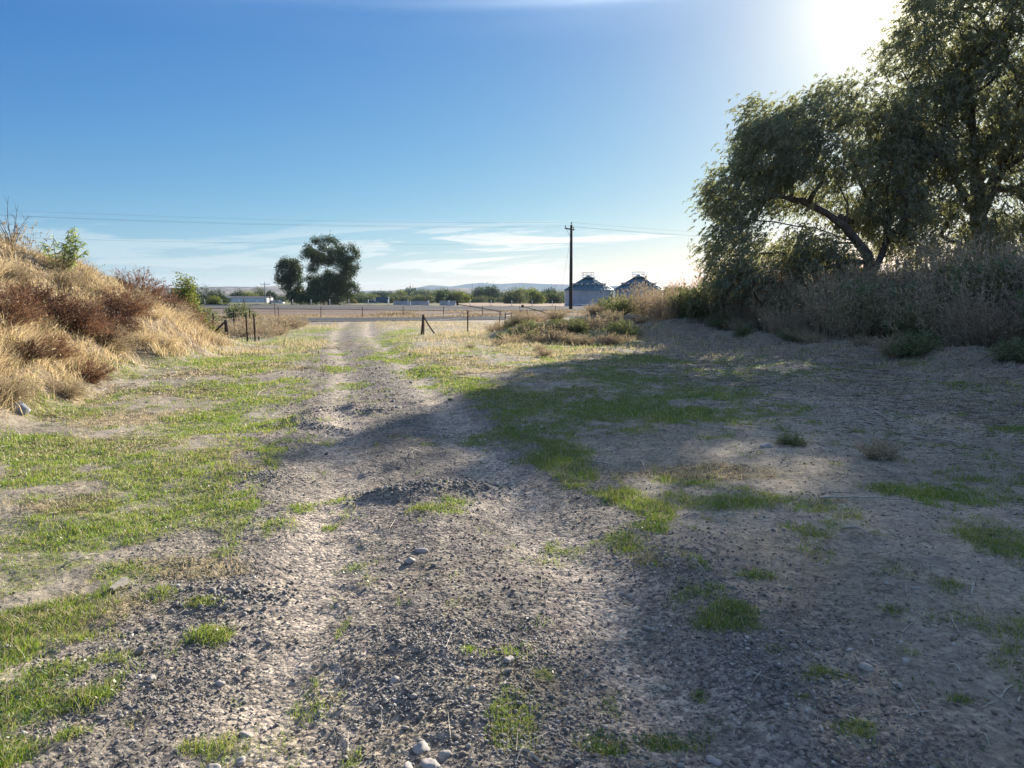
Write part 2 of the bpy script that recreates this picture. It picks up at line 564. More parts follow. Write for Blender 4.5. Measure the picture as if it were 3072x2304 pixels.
HEAPS = [(0.9, 31.5, 1.7, 1.5, 0.75), (2.9, 32.5, 2.0, 1.6, 0.85), (5.0, 33.0, 2.2, 1.8, 0.75), (3.4, 29.6, 1.2, 1.0, 0.45), (5.6, 29.8, 1.6, 1.1, 0.55), (1.6, 29.4, 0.9, 0.7, 0.35), (7.4, 31.0, 2.0, 1.6, 0.6), (4.6, 27.0, 0.9, 0.5, 0.22), (2.9, 23.6, 0.8, 0.35, 0.22), (2.2, 20.9, 1.0, 0.4, 0.16)]


# little windrows of loose gravel thrown up by tyres
RIDGES = [onground(px, py) + (ax, ay, hh) for px, py, ax, ay, hh in [(352, 404, .28, .35, .09), (372, 408, .3, .25, .07), (300, 420, .4, .3, .08), (325, 424, .35, .2, .06), (312, 410, .15, .5, .06),
          (395, 492, .35, .16, .05), (440, 486, .4, .18, .06), (480, 482, .35, .2, .05), (262, 470, .25, .2, .03), (230, 585, .3, .2, .03)]]


def H(x, y, fine=True):
    x = np.asarray(x, float)
    y = np.asarray(y, float)
    r = np.hypot(x, y)
    h = (fbm(x * 0.13, y * 0.13, 3, 1) - 0.5) * 0.22 * (1 - sst(r, 40, 55))
    h = h + (fbm(x * 0.9, y * 0.9, 4, 2) - 0.5) * 0.10 * (1 - sst(r, 30, 50))
    e = edge_s(x, y)
    rough = sst(e, -5.5, 0.5) * (1 - sst(y, 38, 46)) * sst(y, -2, 2)
    h = h + rough * (fbm(x * 1.6, y * 1.6, 5, 4, 0.6) - 0.45) * 0.42
    h = h + sst(e, -2.6, 2.2) * 0.42 * (1 - sst(y, 38, 46)) * sst(y, -2, 2)
    h = h + sst(e, 2, 8) * 0.5 * (1 - sst(y, 38, 46)) * sst(y, -2, 2)
    for bx, by, ax, ay, hh in HEAPS:
        q = np.exp(-(((x - bx) / ax) ** 2 + ((y - by) / ay) ** 2))
        h = h + q * hh * 0.7 * (0.7 + 0.6 * fbm(x * 1.3, y * 1.3, 3, 14))
    h = h + mound(x, y)
    # ruts of the track
    c = x - track_c(y)
    on = (1 - sst(np.abs(c), 1.5, 2.2)) * (1 - sst(y, 52, 56))
    h = h - on * 0.05 * (np.exp(-((c + 0.74) / 0.28) ** 2) + np.exp(-((c - 0.80) / 0.28) ** 2))
    h = h + on * 0.03 * np.exp(-(c / 0.3) ** 2)
    for bx, by, ax, ay, hh in RIDGES:
        h = h + hh * np.exp(-(((x - bx) / ax) ** 2 + ((y - by) / ay) ** 2)) * (0.5 + fbm(x * 4, y * 4, 2, 15))
    if fine:
        nf = 1 - sst(r, 14, 30)
        h = h + nf * (fbm(x * 7, y * 7, 4, 9, 0.6) - 0.5) * 0.035
        h = h + nf * sst(e, -6, -1) * (fbm(x * 5, y * 5, 4, 19, 0.65) - 0.5) * 0.09
        h = h + (1 - sst(r, 5, 12)) * (fbm(x * 38, y * 38, 2, 31) - 0.5) * 0.012
    # flat bed for the roads, then the highway bank
    fr = FRn(x)
    flat = sst(y, fr - 2.5, fr - 0.3)
    h = h * (1 - flat) + flat * 0.0
    hn = HWn(x)
    h = h + HWz(x) * sst(y, hn - 5, hn - 0.3) - 0.3 * sst(y, hn + 38, hn + 60)
    return h


def Hs(x, y):
    return float(H(np.array([x]), np.array([y]))[0])


# ------------------------------------------------------------------ ground
def angles():
    a = list(np.arange(-50, 50, 0.135)) + list(np.arange(50, 310, 4.0))
    return np.radians(np.array(a))


def radii():
    r = [0.5]
    while r[-1] < 9000:
        q = r[-1]
        k = 1.0065 if q < 12 else (1.0085 if q < 60 else 1.03)
        r.append(q * k)
    return np.array(r)


TH, RR = angles(), radii()
nA, nR = len(TH), len(RR)
gx = RR[:, None] * np.sin(TH)[None, :]
gy = RR[:, None] * np.cos(TH)[None, :]
gz = H(gx, gy)
cdist = np.abs(gx - track_c(gy))
Gm = green(gx, gy)
Dm = dry(gx, gy)
Em = edge_s(gx, gy)
mz = mound(gx, gy)
n_a = fbm(gx * 0.8, gy * 0.8, 4, 41)
n_b = fbm(gx * 3.2, gy * 2.6, 4, 44)
n_c = fbm(gx * 0.015, gy * 0.03, 3, 47)


def lerp(a, b, t):
    return a * (1 - t[..., None]) + b * t[..., None]


soil = np.array([0.345, 0.30, 0.232])
soil2 = np.array([0.27, 0.235, 0.175])
grav = np.array([0.175, 0.158, 0.137])
sand = np.array([0.39, 0.335, 0.27])
turf = np.array([0.16, 0.17, 0.07])
litter = np.array([0.34, 0.27, 0.15])
colr = lerp(np.broadcast_to(soil, gx.shape + (3,)), soil2, sst(n_a, 0.35, 0.65))
cc_ = gx - track_c(gy)
tr_ = (1 - sst(np.abs(cc_) / (1 + 1.8 * sst(gy, 44, 57)) + (n_b - 0.5) * 1.2, 1.3, 2.1)) * (1 - sst(gy, 58, 60)) * (gy > -30)
colr = lerp(colr, grav, tr_ * (0.55 + 0.45 * sst(n_b, 0.35, 0.6)))
rut = (np.exp(-((cc_ + 0.74) / 0.33) ** 2) + np.exp(-((cc_ - 0.80) / 0.33) ** 2)) * sst(n_b + 0.35 * n_a, 0.34, 0.66)
colr = lerp(colr, sand, np.clip(rut * tr_ * 0.95, 0, 1))
colr = lerp(colr, litter, np.clip(Dm * 0.75, 0, 1))
colr = lerp(colr, turf, np.clip(Gm * 0.7, 0, 1))
colr = lerp(colr, np.array([0.20, 0.145, 0.095]), np.clip(sst(mz, 0.05, 0.4) * 0.8, 0, 1))
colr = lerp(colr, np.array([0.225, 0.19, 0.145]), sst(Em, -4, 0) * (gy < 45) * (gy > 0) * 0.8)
# beyond the roads: verge, then bare and stubble fields in broad strips
far = sst(gy, HWn(gx) - 8, HWn(gx) - 3)
colr = lerp(colr, np.array([0.17, 0.125, 0.10]), far * (1 - sst(gy, HWn(gx) + 30, HWn(gx) + 45)))
fld = sst(gy, 115, 135)
fc = lerp(np.broadcast_to(np.array([0.30, 0.21, 0.14]), gx.shape + (3,)), np.array([0.13, 0.13, 0.06]), sst(n_c * 0.5 + 0.6 * sst(-gx / np.maximum(gy, 1), 0.04, 0.12), 0.3, 0.5))
colr = lerp(colr, fc, fld[...])
bnk = sst(gy, FRn(gx) + 10, FRn(gx) + 13) * (1 - sst(gy, HWn(gx) - 2, HWn(gx)))
colr = lerp(colr, np.array([0.27, 0.20, 0.15]), bnk * 0.8)
colr = colr * (0.85 + 0.3 * fbm(gx * 9, gy * 9, 3, 51))[..., None]
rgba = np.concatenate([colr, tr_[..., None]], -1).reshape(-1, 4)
V = np.stack([gx, gy, gz], -1).reshape(-1, 3)
i, j = np.meshgrid(np.arange(nR - 1), np.arange(nA), indexing='ij')
j2 = (j + 1) % nA
Q = np.stack([i * nA + j, i * nA + j2, (i + 1) * nA + j2, (i + 1) * nA + j], -1).reshape(-1, 4)
Q = Q[:, ::-1]
fcx = gx[i, j].ravel()
fcy = gy[i, j].ravel()
istrack = (np.abs(fcx - track_c(fcy)) < 1.65 + 0.35 * (fbm(fcx * 0.8, fcy * 0.8, 3, 61) - 0.5)) & (fcy < 56.5) & (fcy > -40)


def groundmat():
    m, N = newmat('soil_and_gravel')
    g = N.add('ShaderNodeNewGeometry')
    pos = g.outputs['Position']
    at_ = N.add('ShaderNodeAttribute', attribute_name='tint')
    base = at_.outputs['Color']
    trk = at_.outputs['Alpha']
    vo = N.add('ShaderNodeTexVoronoi')
    vo.inputs['Scale'].default_value = 46
    N.link(pos, vo.inputs['Vector'])
    vo2 = N.add('ShaderNodeTexVoronoi')
    vo2.inputs['Scale'].default_value = 19
    N.link(pos, vo2.inputs['Vector'])
    fn = N.noise(pos, 26, 6, 0.7)
    fn2 = N.noise(pos, 4.5, 5, 0.65)
    crumb = N.mix(1.0, base, N.mix(N.ramp(fn, 0.32, 0.68), col(0.62, 0.62, 0.64), col(1.3, 1.28, 1.24)), 'MULTIPLY')
    crumb = N.mix(1.0, crumb, N.mix(N.ramp(fn2, 0.3, 0.7), col(0.80, 0.80, 0.82), col(1.18, 1.17, 1.15)), 'MULTIPLY')
    hsv = N.add('ShaderNodeSeparateColor')
    N.link(vo.outputs['Color'], hsv.inputs[0])
    peb = N.mix(hsv.outputs[0], col(0.45, 0.45, 0.48), col(1.75, 1.72, 1.66))
    stones = N.mix(1.0, crumb, peb, 'MULTIPLY')
    c = N.mix(N.math('MULTIPLY', trk, 0.75), crumb, stones)
    p = N.add('ShaderNodeBsdfPrincipled')
    N.link(c, p.inputs['Base Color'])
    p.inputs['Roughness'].default_value = 0.95
    p.inputs['Specular IOR Level'].default_value = 0.15
    h1 = N.math('MULTIPLY', N.math('SUBTRACT', 1.0, vo.outputs['Distance']), N.math('MULTIPLY_ADD', trk, 0.9, 0.15))
    h2 = N.math('MULTIPLY', N.math('SUBTRACT', 1.0, vo2.outputs['Distance']), N.math('MULTIPLY_ADD', trk, 0.8, 0.1))
    hh = N.math('ADD', N.math('ADD', h1, h2), N.math('MULTIPLY', fn, 1.5))
    b = N.add('ShaderNodeBump')
    b.inputs['Strength'].default_value = 0.9
    b.inputs['Distance'].default_value = 0.012
    N.link(hh, b.inputs['Height'])
    N.link(b.outputs[0], p.inputs['Normal'])
    o = N.add('ShaderNodeOutputMaterial')
    N.link(p.outputs[0], o.inputs[0])
    return m


M['ground'] = groundmat()


def submesh(name, Qs):
    used, inv = np.unique(Qs.ravel(), return_inverse=True)
    return npmesh(name, V[used], inv.reshape(-1, 4), True, [M['ground']], rgba[used])


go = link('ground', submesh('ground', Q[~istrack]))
tag(go, 'dry brown soil with patchy turf around the gravel track', None, None, 'structure')
tk = link('gravel_track', submesh('gravel_track', Q[istrack]))
tag(tk, 'two rut gravel track running away to the road', None, None, 'structure')


def ribbon_road(name, near, wid, x0, x1, zf, mat, label, step=3.0):
    xs = np.arange(x0, x1 + step, step)
    n = 9
    VV = []
    for x in xs:
        y0 = float(near(x))
        w = float(wid(x)) if callable(wid) else wid
        for k in range(n):
            y = y0 + w * k / (n - 1)
            VV.append((x, y, float(zf(x, y))))
    FF = []
    for a in range(len(xs) - 1):
        for k in range(n - 1):
            FF.append((a * n + k, (a + 1) * n + k, (a + 1) * n + k + 1, a * n + k + 1))
    o = link(name, npmesh(name, VV, FF, True, [mat]))
    tag(o, label, None, None, 'structure')
    return o


ribbon_road('frontage_road', FRn, 11.0, -250, 160, lambda x, y: 0.035, M['asphalt'], 'grey asphalt side road crossing at the end of the track')
ribbon_road('highway', lambda x: HWn(x) + 0.3, 30.0, -330, 200, lambda x, y: HWz(x) + 0.04 + 0.006 * (y - HWn(x)), M['highway'], 'wide pale highway on its low bank beyond the side road')


def paint_line(near, off, w, x0, x1, z, name, label):
    xs = np.arange(x0, x1 + 2, 2.0)
    VV, FF = [], []
    for x in xs:
        y = float(near(x)) + off
        zq = float(z(x, y))
        VV += [(x, y, zq), (x, y + w, zq)]
    for a in range(len(xs) - 1):
        FF.append((2 * a, 2 * a + 2, 2 * a + 3, 2 * a + 1))
    o = link(name, npmesh(name, VV, FF, True, [M['white_paint']]))
    tag(o, label, None, None, 'structure')


paint_line(FRn, 1.0, 0.14, -120, 60, lambda x, y: 0.04, 'road_marking', 'white edge line along the near side of the side road')
paint_line(FRn, 9.6, 0.14, -120, 60, lambda x, y: 0.04, 'road_marking', 'white edge line along the far side of the side road')
# ------------------------------------------------------------------ hills


def hills(name, label, prof, Y, depth, mat, seed, rough):
    xs = np.linspace(prof[0][0], prof[-1][0], 420)
    pz = [at(512, p[1], Y)[2] for p in prof]
    px = np.array([p[0] for p in prof], float)
    top = np.interp(xs, px, pz)
    rows = 40
    VV = np.zeros((rows, len(xs), 3))
    for k in range(rows):
        t = k / (rows - 1)
        yy = Y - depth * (1 - t)
        X = (xs - 512) / F * Y
        n = fbm(X * 6.0 / Y * 12 + 3, np.full_like(X, t * 4.0), 5, seed, 0.6)
        gul = np.abs(fbm(X / Y * 60, np.full_like(X, t * 1.5), 4, seed + 5) - 0.5) * 2
        VV[k, :, 0] = X
        VV[k, :, 1] = yy + (n - 0.5) * depth * 0.12
        prof_t = t ** 1.5
        VV[k, :, 2] = np.maximum(0, top * prof_t * (1 - (1 - t) * 0.6 * (n - 0.3)) - gul * rough * top * t * (1 - t) * 2.2) + top * 0.02 * (n - 0.5) * (t > 0.9) - 0.5 * (k == 0)
    back = VV[-1].copy()
    back[:, 1] += depth
    back[:, 2] = -1
    VV = np.concatenate([VV, back[None]], 0)
    rows += 1
    i, j = np.meshgrid(np.arange(rows - 1), np.arange(len(xs) - 1), indexing='ij')
    n_ = len(xs)
    FF = np.stack([i * n_ + j, i * n_ + j + 1, (i + 1) * n_ + j + 1, (i + 1) * n_ + j], -1).reshape(-1, 4)
    o = link(name, npmesh(name, VV.reshape(-1, 3), FF, True, [mat]))
    tag(o, label, None, None, 'structure')


def hillmat(name, a, b, c, scale):
    m, N = newmat(name)
    g = N.add('ShaderNodeNewGeometry')
    mp = N.add('ShaderNodeMapping')
    mp.inputs['Scale'].default_value = (1.0, 0.6, 4.0)
    N.link(g.outputs['Position'], mp.inputs[0])
    n = N.noise(mp.outputs[0], scale, 6, 0.62, 0.6)
    n2 = N.noise(mp.outputs[0], scale * 3.1, 5, 0.6)
    cc = N.mix(N.ramp(n, 0.38, 0.62), col(*a), col(*b))
    cc = N.mix(N.ramp(n2, 0.55, 0.68), cc, col(*c))
    d = N.add('ShaderNodeBsdfDiffuse')
    N.link(cc, d.inputs[0])
    o = N.add('ShaderNodeOutputMaterial')
    N.link(d.outputs[0], o.inputs[0])
    return m


HM1 = hillmat('rangeland', (0.26, 0.21, 0.18), (0.12, 0.11, 0.11), (0.38, 0.32, 0.27), 0.006)
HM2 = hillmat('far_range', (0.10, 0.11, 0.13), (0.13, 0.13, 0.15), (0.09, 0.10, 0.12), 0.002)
hills('hills', 'tan rangeland hills with gullies behind the valley trees',
      [(-250, 288), (60, 286), (130, 287.5), (180, 288), (230, 286.5), (262, 287), (276, 286), (300, 288.5), (340, 292), (362, 292.5), (385, 291.5), (408, 290),
       (430, 290.5), (445, 289), (462, 287.8), (476, 289.2), (492, 289), (503, 291), (520, 292.3), (545, 291.5), (575, 290.5), (640, 290.5), (720, 289), (1300, 288)],
      2500, 1300, HM1, 71, 0.8)
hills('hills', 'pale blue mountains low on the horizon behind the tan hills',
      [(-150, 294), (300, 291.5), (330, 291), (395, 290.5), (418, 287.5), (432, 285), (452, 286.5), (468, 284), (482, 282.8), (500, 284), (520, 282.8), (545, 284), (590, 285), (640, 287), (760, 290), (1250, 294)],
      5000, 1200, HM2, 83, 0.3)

# ------------------------------------------------------------------ blades, twigs, leaves


def unit(a):
    return a / np.maximum(np.linalg.norm(a, axis=-1, keepdims=True), 1e-9)


def blades(P, h, w, lean, az=None, curl=0.35):
    """P (n,3) roots; h, w (n) height and width; lean (n,2) sideways travel of the tip"""
    n = len(P)
    az = rng.uniform(0, math.pi, n) if az is None else az
    side = np.stack([np.cos(az), np.sin(az), np.zeros(n)], -1) * w[:, None] * 0.5
    L = np.concatenate([lean, np.zeros((n, 1))], 1)
    up = np.array([0, 0, 1.0])
    mid = P + up * (h * 0.6)[:, None] + L * curl
    tip = P + up * h[:, None] + L
    VV = np.stack([P - side, P + side, mid - side * 0.75, mid + side * 0.75, tip], 1)
    b = np.arange(n)[:, None] * 5
    FF = np.concatenate([b + [0, 1, 2], b + [1, 3, 2], b + [2, 3, 4]], 1).reshape(-1, 3)
    return VV.reshape(-1, 3), FF


def leaves(P, D, l, w, N=None):
    """rhombic leaves: base P, direction D, length l, width w"""
    n = len(P)
    D = unit(D)
    rv = rng.normal(size=(n, 3)) if N is None else N
    S = unit(np.cross(D, rv)) * (w * 0.5)[:, None]
    tip = P + D * l[:, None]
    m = P + D * (l * 0.45)[:, None]
    VV = np.stack([P, m + S, tip, m - S], 1).reshape(-1, 3)
    FF = (np.arange(n)[:, None] * 4 + np.array([0, 1, 2, 3]))
    return VV, FF


def segs_ribbon(A, B, w):
    """thin triangles from A to B, for fine twigs"""
    n = len(A)
    S = unit(np.cross(B - A, rng.normal(size=(n, 3)))) * (w * 0.5)[:, None]
    VV = np.stack([A - S, A + S, B + S * 0.4, B - S * 0.4], 1).reshape(-1, 3)
    return VV, np.arange(n)[:, None] * 4 + np.array([0, 1, 2, 3])


def join(parts):
    VV, FF, o = [], [], 0
    for v, f in parts:
        VV.append(v)
        FF.append(f + o)
        o += len(v)
    return np.concatenate(VV), np.concatenate(FF)


def polar(n, r0, r1, a0=-44, a1=44):
    u = rng.random(n)
    r = r0 * (r1 / r0) ** u
    t = np.radians(rng.uniform(a0, a1, n))
    return r * np.sin(t), r * np.cos(t), r


# ------------------------------------------------------------------ ground cover (nobody could count it)
def cover(name, label, x, y, hgt, wid, mat, spread=0.5, sink=0.01):
    z = H(x, y) - sink
    P = np.stack([x, y, z], -1)
    n = len(x)
    a = rng.uniform(0, 2 * math.pi, n)
    s = rng.uniform(0.1, 1, n) * spread * hgt
    VV, FF = blades(P, hgt, wid, np.stack([np.cos(a) * s, np.sin(a) * s], -1))
    o = link(name, npmesh(name, VV, FF, False, [mat]))
    tag(o, label, 'grass', None, 'stuff')
    return o


# short green grass
x, y, r = polar(2600000, 1.6, 48)
g_ = green(x, y)
keep = rng.random(len(x)) < g_ * 0.8 * np.where(np.abs(x - track_c(y)) < 1.2, 0.8, 1.0)
keep &= (x - track_c(y) > -40) & (mound(x, y) < 0.5)
x, y, r = x[keep], y[keep], r[keep]
tuft = fbm(x * 9, y * 9, 2, 77)
big_ = fbm(x * 1.4, y * 1.1, 3, 78)
hh = rng.uniform(0.010, 0.048, len(x)) * (0.45 + 0.9 * tuft) * (0.5 + 1.1 * big_) * (1 + 0.3 * sst(r, 8, 30))
keepd = rng.random(len(x)) < 0.05
cover('dry_grass', 'dead bleached blades standing among the green turf', x[keepd], y[keepd], hh[keepd] * 1.7, np.clip(r[keepd] * 0.0006, 0.002, 0.01), M['pale_straw'], 1.3)
cover('grass', 'short green turf in patches beside and between the ruts', x, y, hh, np.clip(r * 0.0008, 0.0028, 0.014), M['grass'], 0.8)
# flat little broad leaves among the turf
x, y, r = polar(420000, 1.7, 26)
keep = rng.random(len(x)) < np.clip(green(x, y) * sst(fbm(x * 1.8, y * 1.8, 3, 70), 0.4, 0.6) * 0.55 + 0.012 * (np.abs(x - track_c(y)) > 1.3), 0, 1)
keep &= mound(x, y) < 0.3
x, y, r = x[keep], y[keep], r[keep]
n = len(x)
a = rng.uniform(0, 2 * math.pi, n)
D = np.stack([np.cos(a), np.sin(a), rng.uniform(0.0, 0.9, n)], -1)
VV, FF = leaves(np.stack([x, y, H(x, y) + rng.uniform(0.0, 0.02, n)], -1), D, rng.uniform(0.010, 0.028, n) * (1 + sst(r, 6, 20)), rng.uniform(0.006, 0.014, n) * (1 + sst(r, 6, 20)), np.tile([0, 0, 1.0], (n, 1)) + rng.normal(size=(n, 3)) * 0.4)
tag(link('ground_weeds', npmesh('ground_weeds', VV, FF, False, [M['weed_leaf']])), 'flat small leaved weeds growing through the turf', 'weeds', None, 'stuff')
# low dry grass on the flats
x, y, r = polar(1500000, 1.8, 56)
d_ = dry(x, y)
keep = (rng.random(len(x)) < d_ * 0.35 + 0.012) & (np.abs(x - track_c(y)) > 1.1) & (y < FRn(x) - 1.0)
x, y, r = x[keep], y[keep], r[keep]
hh = rng.uniform(0.015, 0.06, len(x)) * (0.4 + 1.1 * fbm(x * 3, y * 3, 2, 79)) * (1 + 2.6 * sst(r, 14, 30))
cover('dry_grass', 'sparse bleached grass stubble on the bare soil', x, y, hh, np.clip(r * 0.0007, 0.0025, 0.016), M['pale_straw'], 1.1)
# tall straw on the mound
nm = 900000
x = rng.uniform(-24, -4.5, nm)
y = rng.uniform(1.5, 33, nm)
m_ = mound(x, y)
patch = fbm(x * 0.9, y * 0.9, 4, 91)
dens = sst(m_, 0.06, 0.3) * (0.22 + 0.78 * sst(patch, 0.38, 0.56)) * np.where(x > -14, 1, 0.3)
keep = (rng.random(nm) < dens * 0.62) & (np.arctan2(-x, y) < R(46))
x, y = x[keep], y[keep]
cl_ = fbm(x * 2.2, y * 2.2, 3, 93)
hh = rng.uniform(0.08, 0.38, len(x)) * (0.1 + 1.8 * cl_ ** 1.5)
z = H(x, y) - 0.02
P = np.stack([x, y, z], -1)
wind = np.stack([fbm(x * 1.1, y * 1.1, 3, 95) - 0.5, fbm(x * 1.1, y * 1.1, 3, 97) - 0.5], -1) * 3.2
lean = (wind + rng.normal(size=(len(x), 2)) * 0.35) * hh[:, None] * 1.1
VV, FF = blades(P, hh, rng.uniform(0.007, 0.016, len(x)) * np.clip(np.hypot(x, y) / 15, 0.3, 1.3), lean, curl=0.3)
hd = np.where(rng.random(len(x)) < 0.10)[0]
hp = P[hd] + np.concatenate([lean[hd], (hh[hd] * 0.98)[:, None]], 1)
hv, hf = leaves(hp, np.concatenate([lean[hd], hh[hd][:, None] * 0.5], 1) + rng.normal(size=(len(hd), 3)) * 0.1, rng.uniform(0.04, 0.10, len(hd)), rng.uniform(0.015, 0.03, len(hd)))
tag(link('dry_grass', npmesh('dry_grass', hv, hf, False, [M['pale_straw']])), 'nodding seed heads of the straw on the mound', 'grass', None, 'stuff')
tag(link('dry_grass', npmesh('dry_grass', VV, FF, False, [M['straw']])), 'long matted straw grass covering the mound on the left', 'grass', None, 'stuff')

# rough dry growth on the bank between the roads and along the verges
n = 90000
x = rng.uniform(-62, 24, n)
y = FRn(x) + rng.uniform(11.2, 21, n)
keep = (y < HWn(x) - 0.2) & (rng.random(n) < sst(fbm(x * 0.35, y * 0.6, 4, 61), 0.4, 0.6) * 0.9)
x, y = x[keep], y[keep]
cover('dry_grass', 'rough brown growth on the bank between the two roads', x, y, rng.uniform(0.08, 0.5, len(x)) * fbm(x * 0.8, y * 0.8, 3, 62), rng.uniform(0.02, 0.05, len(x)), M['dead_weed'], 0.9)
# straw and stalk litter lying about
x, y, r = polar(330000, 1.8, 34)
d_ = np.maximum(dry(x, y) * 0.5, sst(edge_s(x, y), -9, -2) * 0.5) * (0.3 + 1.2 * sst(fbm(x * 0.9, y * 0.9, 3, 71), 0.4, 0.65)) + 0.03
keep = rng.random(len(x)) < d_
x, y, r = x[keep], y[keep], r[keep]
n = len(x)
a = rng.uniform(0, 2 * math.pi, n)
ln = rng.uniform(0.02, 0.16, n) * (1 + sst(r, 8, 20))
A = np.stack([x, y, H(x, y) + 0.006], -1)
x2, y2 = x + np.cos(a) * ln, y + np.sin(a) * ln
B = np.stack([x2, y2, H(x2, y2) + rng.uniform(0.004, 0.03, n)], -1)
VV, FF = segs_ribbon(A, B, np.clip(r * 0.0006, 0.002, 0.010))
tag(link('plant_litter', npmesh('plant_litter', VV, FF, False, [M['litter']])), 'broken stalks and straw scattered over the soil', 'litter', None, 'stuff')

# coarser fallen twigs, thickest under and beside the willows
x, y, r = polar(5200, 2.2, 32, -8, 44)
keep = rng.random(len(x)) < sst(edge_s(x, y), -11, -2) * 0.75 + 0.02
x, y, r = x[keep], y[keep], r[keep]
n = len(x)
mb = MB()
for k in range(n):
    a = rng.uniform(0, 6.28)
    l = rng.uniform(0.04, 0.22) * (1 + 0.8 * (r[k] > 9))
    q = rng.uniform(0.0015, 0.0045) * (1 + 0.6 * (r[k] > 9))
    p = []
    for t in (-.5, -.1, .5):
        xx, yy = x[k] + math.cos(a) * l * t, y[k] + math.sin(a) * l * t + (0.05 * l if t == -.1 else 0)
        p.append((xx, yy, q))
    mb.tube(p, [q, q * .9, q * .5], 4)
vv = np.array(mb.v)
vv[:, 2] += H(vv[:, 0], vv[:, 1]) + 0.004
mb.v = [tuple(v) for v in vv]
tag(mb.build('twigs', M['pale_wood']), 'small fallen twigs strewn over the shaded soil', 'twigs', None, 'stuff')
# ------------------------------------------------------------------ gravel
phi = (1 + 5 ** 0.5) / 2
ICO = np.array([(-1, phi, 0), (1, phi, 0), (-1, -phi, 0), (1, -phi, 0), (0, -1, phi), (0, 1, phi), (0, -1, -phi), (0, 1, -phi), (phi, 0, -1), (phi, 0, 1), (-phi, 0, -1), (-phi, 0, 1)])
ICO = unit(ICO)
ICF = np.array([(0, 11, 5), (0, 5, 1), (0, 1, 7), (0, 7, 10), (0, 10, 11), (1, 5, 9), (5, 11, 4), (11, 10, 2), (10, 7, 6), (7, 1, 8), (3, 9, 4), (3, 4, 2), (3, 2, 6), (3, 6, 8), (3, 8, 9), (4, 9, 5), (2, 4, 11), (6, 2, 10), (8, 6, 7), (9, 8, 1)])


def pebbles(x, y, s, z=None, flat=0.6, sink=0.25):
    n = len(x)
    z = H(x, y) if z is None else z
    v = ICO[None] * (1 + rng.uniform(-0.28, 0.28, (n, 12, 1)))
    sc_ = np.stack([s * rng.uniform(0.7, 1.3, n), s * rng.uniform(0.6, 1.0, n), s * flat * rng.uniform(0.6, 1.2, n)], -1) * 0.5
    v = v * sc_[:, None, :]
    a = rng.uniform(0, 2 * math.pi, n)
    ca, sa = np.cos(a)[:, None], np.sin(a)[:, None]
    vx = v[..., 0] * ca - v[..., 1] * sa
    vy = v[..., 0] * sa + v[..., 1] * ca
    tl = rng.normal(size=(n, 2)) * 0.25
    vz = v[..., 2] + vx * tl[:, :1] + vy * tl[:, 1:]
    VV = np.stack([vx + x[:, None], vy + y[:, None], vz + (z + sc_[:, 2] * (1 - sink * 2))[:, None]], -1).reshape(-1, 3)
    FF = (np.arange(n)[:, None, None] * 12 + ICF[None]).reshape(-1, 3)
    return VV, FF


def stonemat(name, a, b, c):
    m, N = newmat(name)
    g = N.add('ShaderNodeNewGeometry')
    r_ = g.outputs['Random Per Island']
    cc = N.mix(r_, col(*a), col(*b))
    cc = N.mix(N.math('LESS_THAN', N.math('FRACT', N.math('MULTIPLY', r_, 53.3)), 0.05), cc, col(*c))
    n = N.noise(g.outputs['Position'], 60, 4, 0.6)
    cc = N.mix(1.0, cc, N.mix(n, col(0.75, 0.75, 0.75), col(1.2, 1.2, 1.2)), 'MULTIPLY')
    p = N.add('ShaderNodeBsdfPrincipled')
    N.link(cc, p.inputs['Base Color'])
    p.inputs['Roughness'].default_value = 0.75
    p.inputs['Specular IOR Level'].default_value = 0.3
    o = N.add('ShaderNodeOutputMaterial')
    N.link(p.outputs[0], o.inputs[0])
    return m


M['gravel'] = stonemat('gravel', (0.12, 0.11, 0.10), (0.30, 0.275, 0.24), (0.50, 0.46, 0.40))
M['stone'] = stonemat('stone', (0.33, 0.30, 0.26), (0.42, 0.385, 0.335), (0.36, 0.32, 0.28))
x, y, r = polar(420000, 1.7, 26, -40, 32)
c_ = x - track_c(y)
w_ = (1 - sst(np.abs(c_) + (fbm(x * 1.5, y * 1.5, 3, 101) - 0.5) * 1.6, 1.1, 2.3))
rt = np.exp(-((c_ + 0.74) / 0.32) ** 2) + np.exp(-((c_ - 0.80) / 0.32) ** 2)
dn = w_ * (0.30 + 0.9 * sst(fbm(x * 1.1, y * 1.1, 4, 103), 0.38, 0.62)) * (1 - 0.86 * np.clip(rt, 0, 1)) + 0.03
keep = rng.random(len(x)) < dn * 0.5
x, y, r = x[keep], y[keep], r[keep]
s = np.exp(rng.normal(math.log(0.0092), 0.45, len(x))) * (1 + 0.9 * sst(r, 5, 18))
rx_ = [rng.normal(size=(240, 2)) * np.array([q[2], q[3]]) * 0.65 + np.array([q[0], q[1]]) for q in RIDGES]
rx_ = np.concatenate(rx_)
x, y = np.concatenate([x, rx_[:, 0]]), np.concatenate([y, rx_[:, 1]])
s = np.concatenate([s, np.exp(rng.normal(math.log(0.021), 0.35, len(rx_)))])
VV, FF = pebbles(x, y, s)
tag(link('gravel', npmesh('gravel', VV, FF, False, [M['gravel']])), 'loose grey gravel spread over the track', 'gravel', None, 'stuff')
print('gravel', len(x))
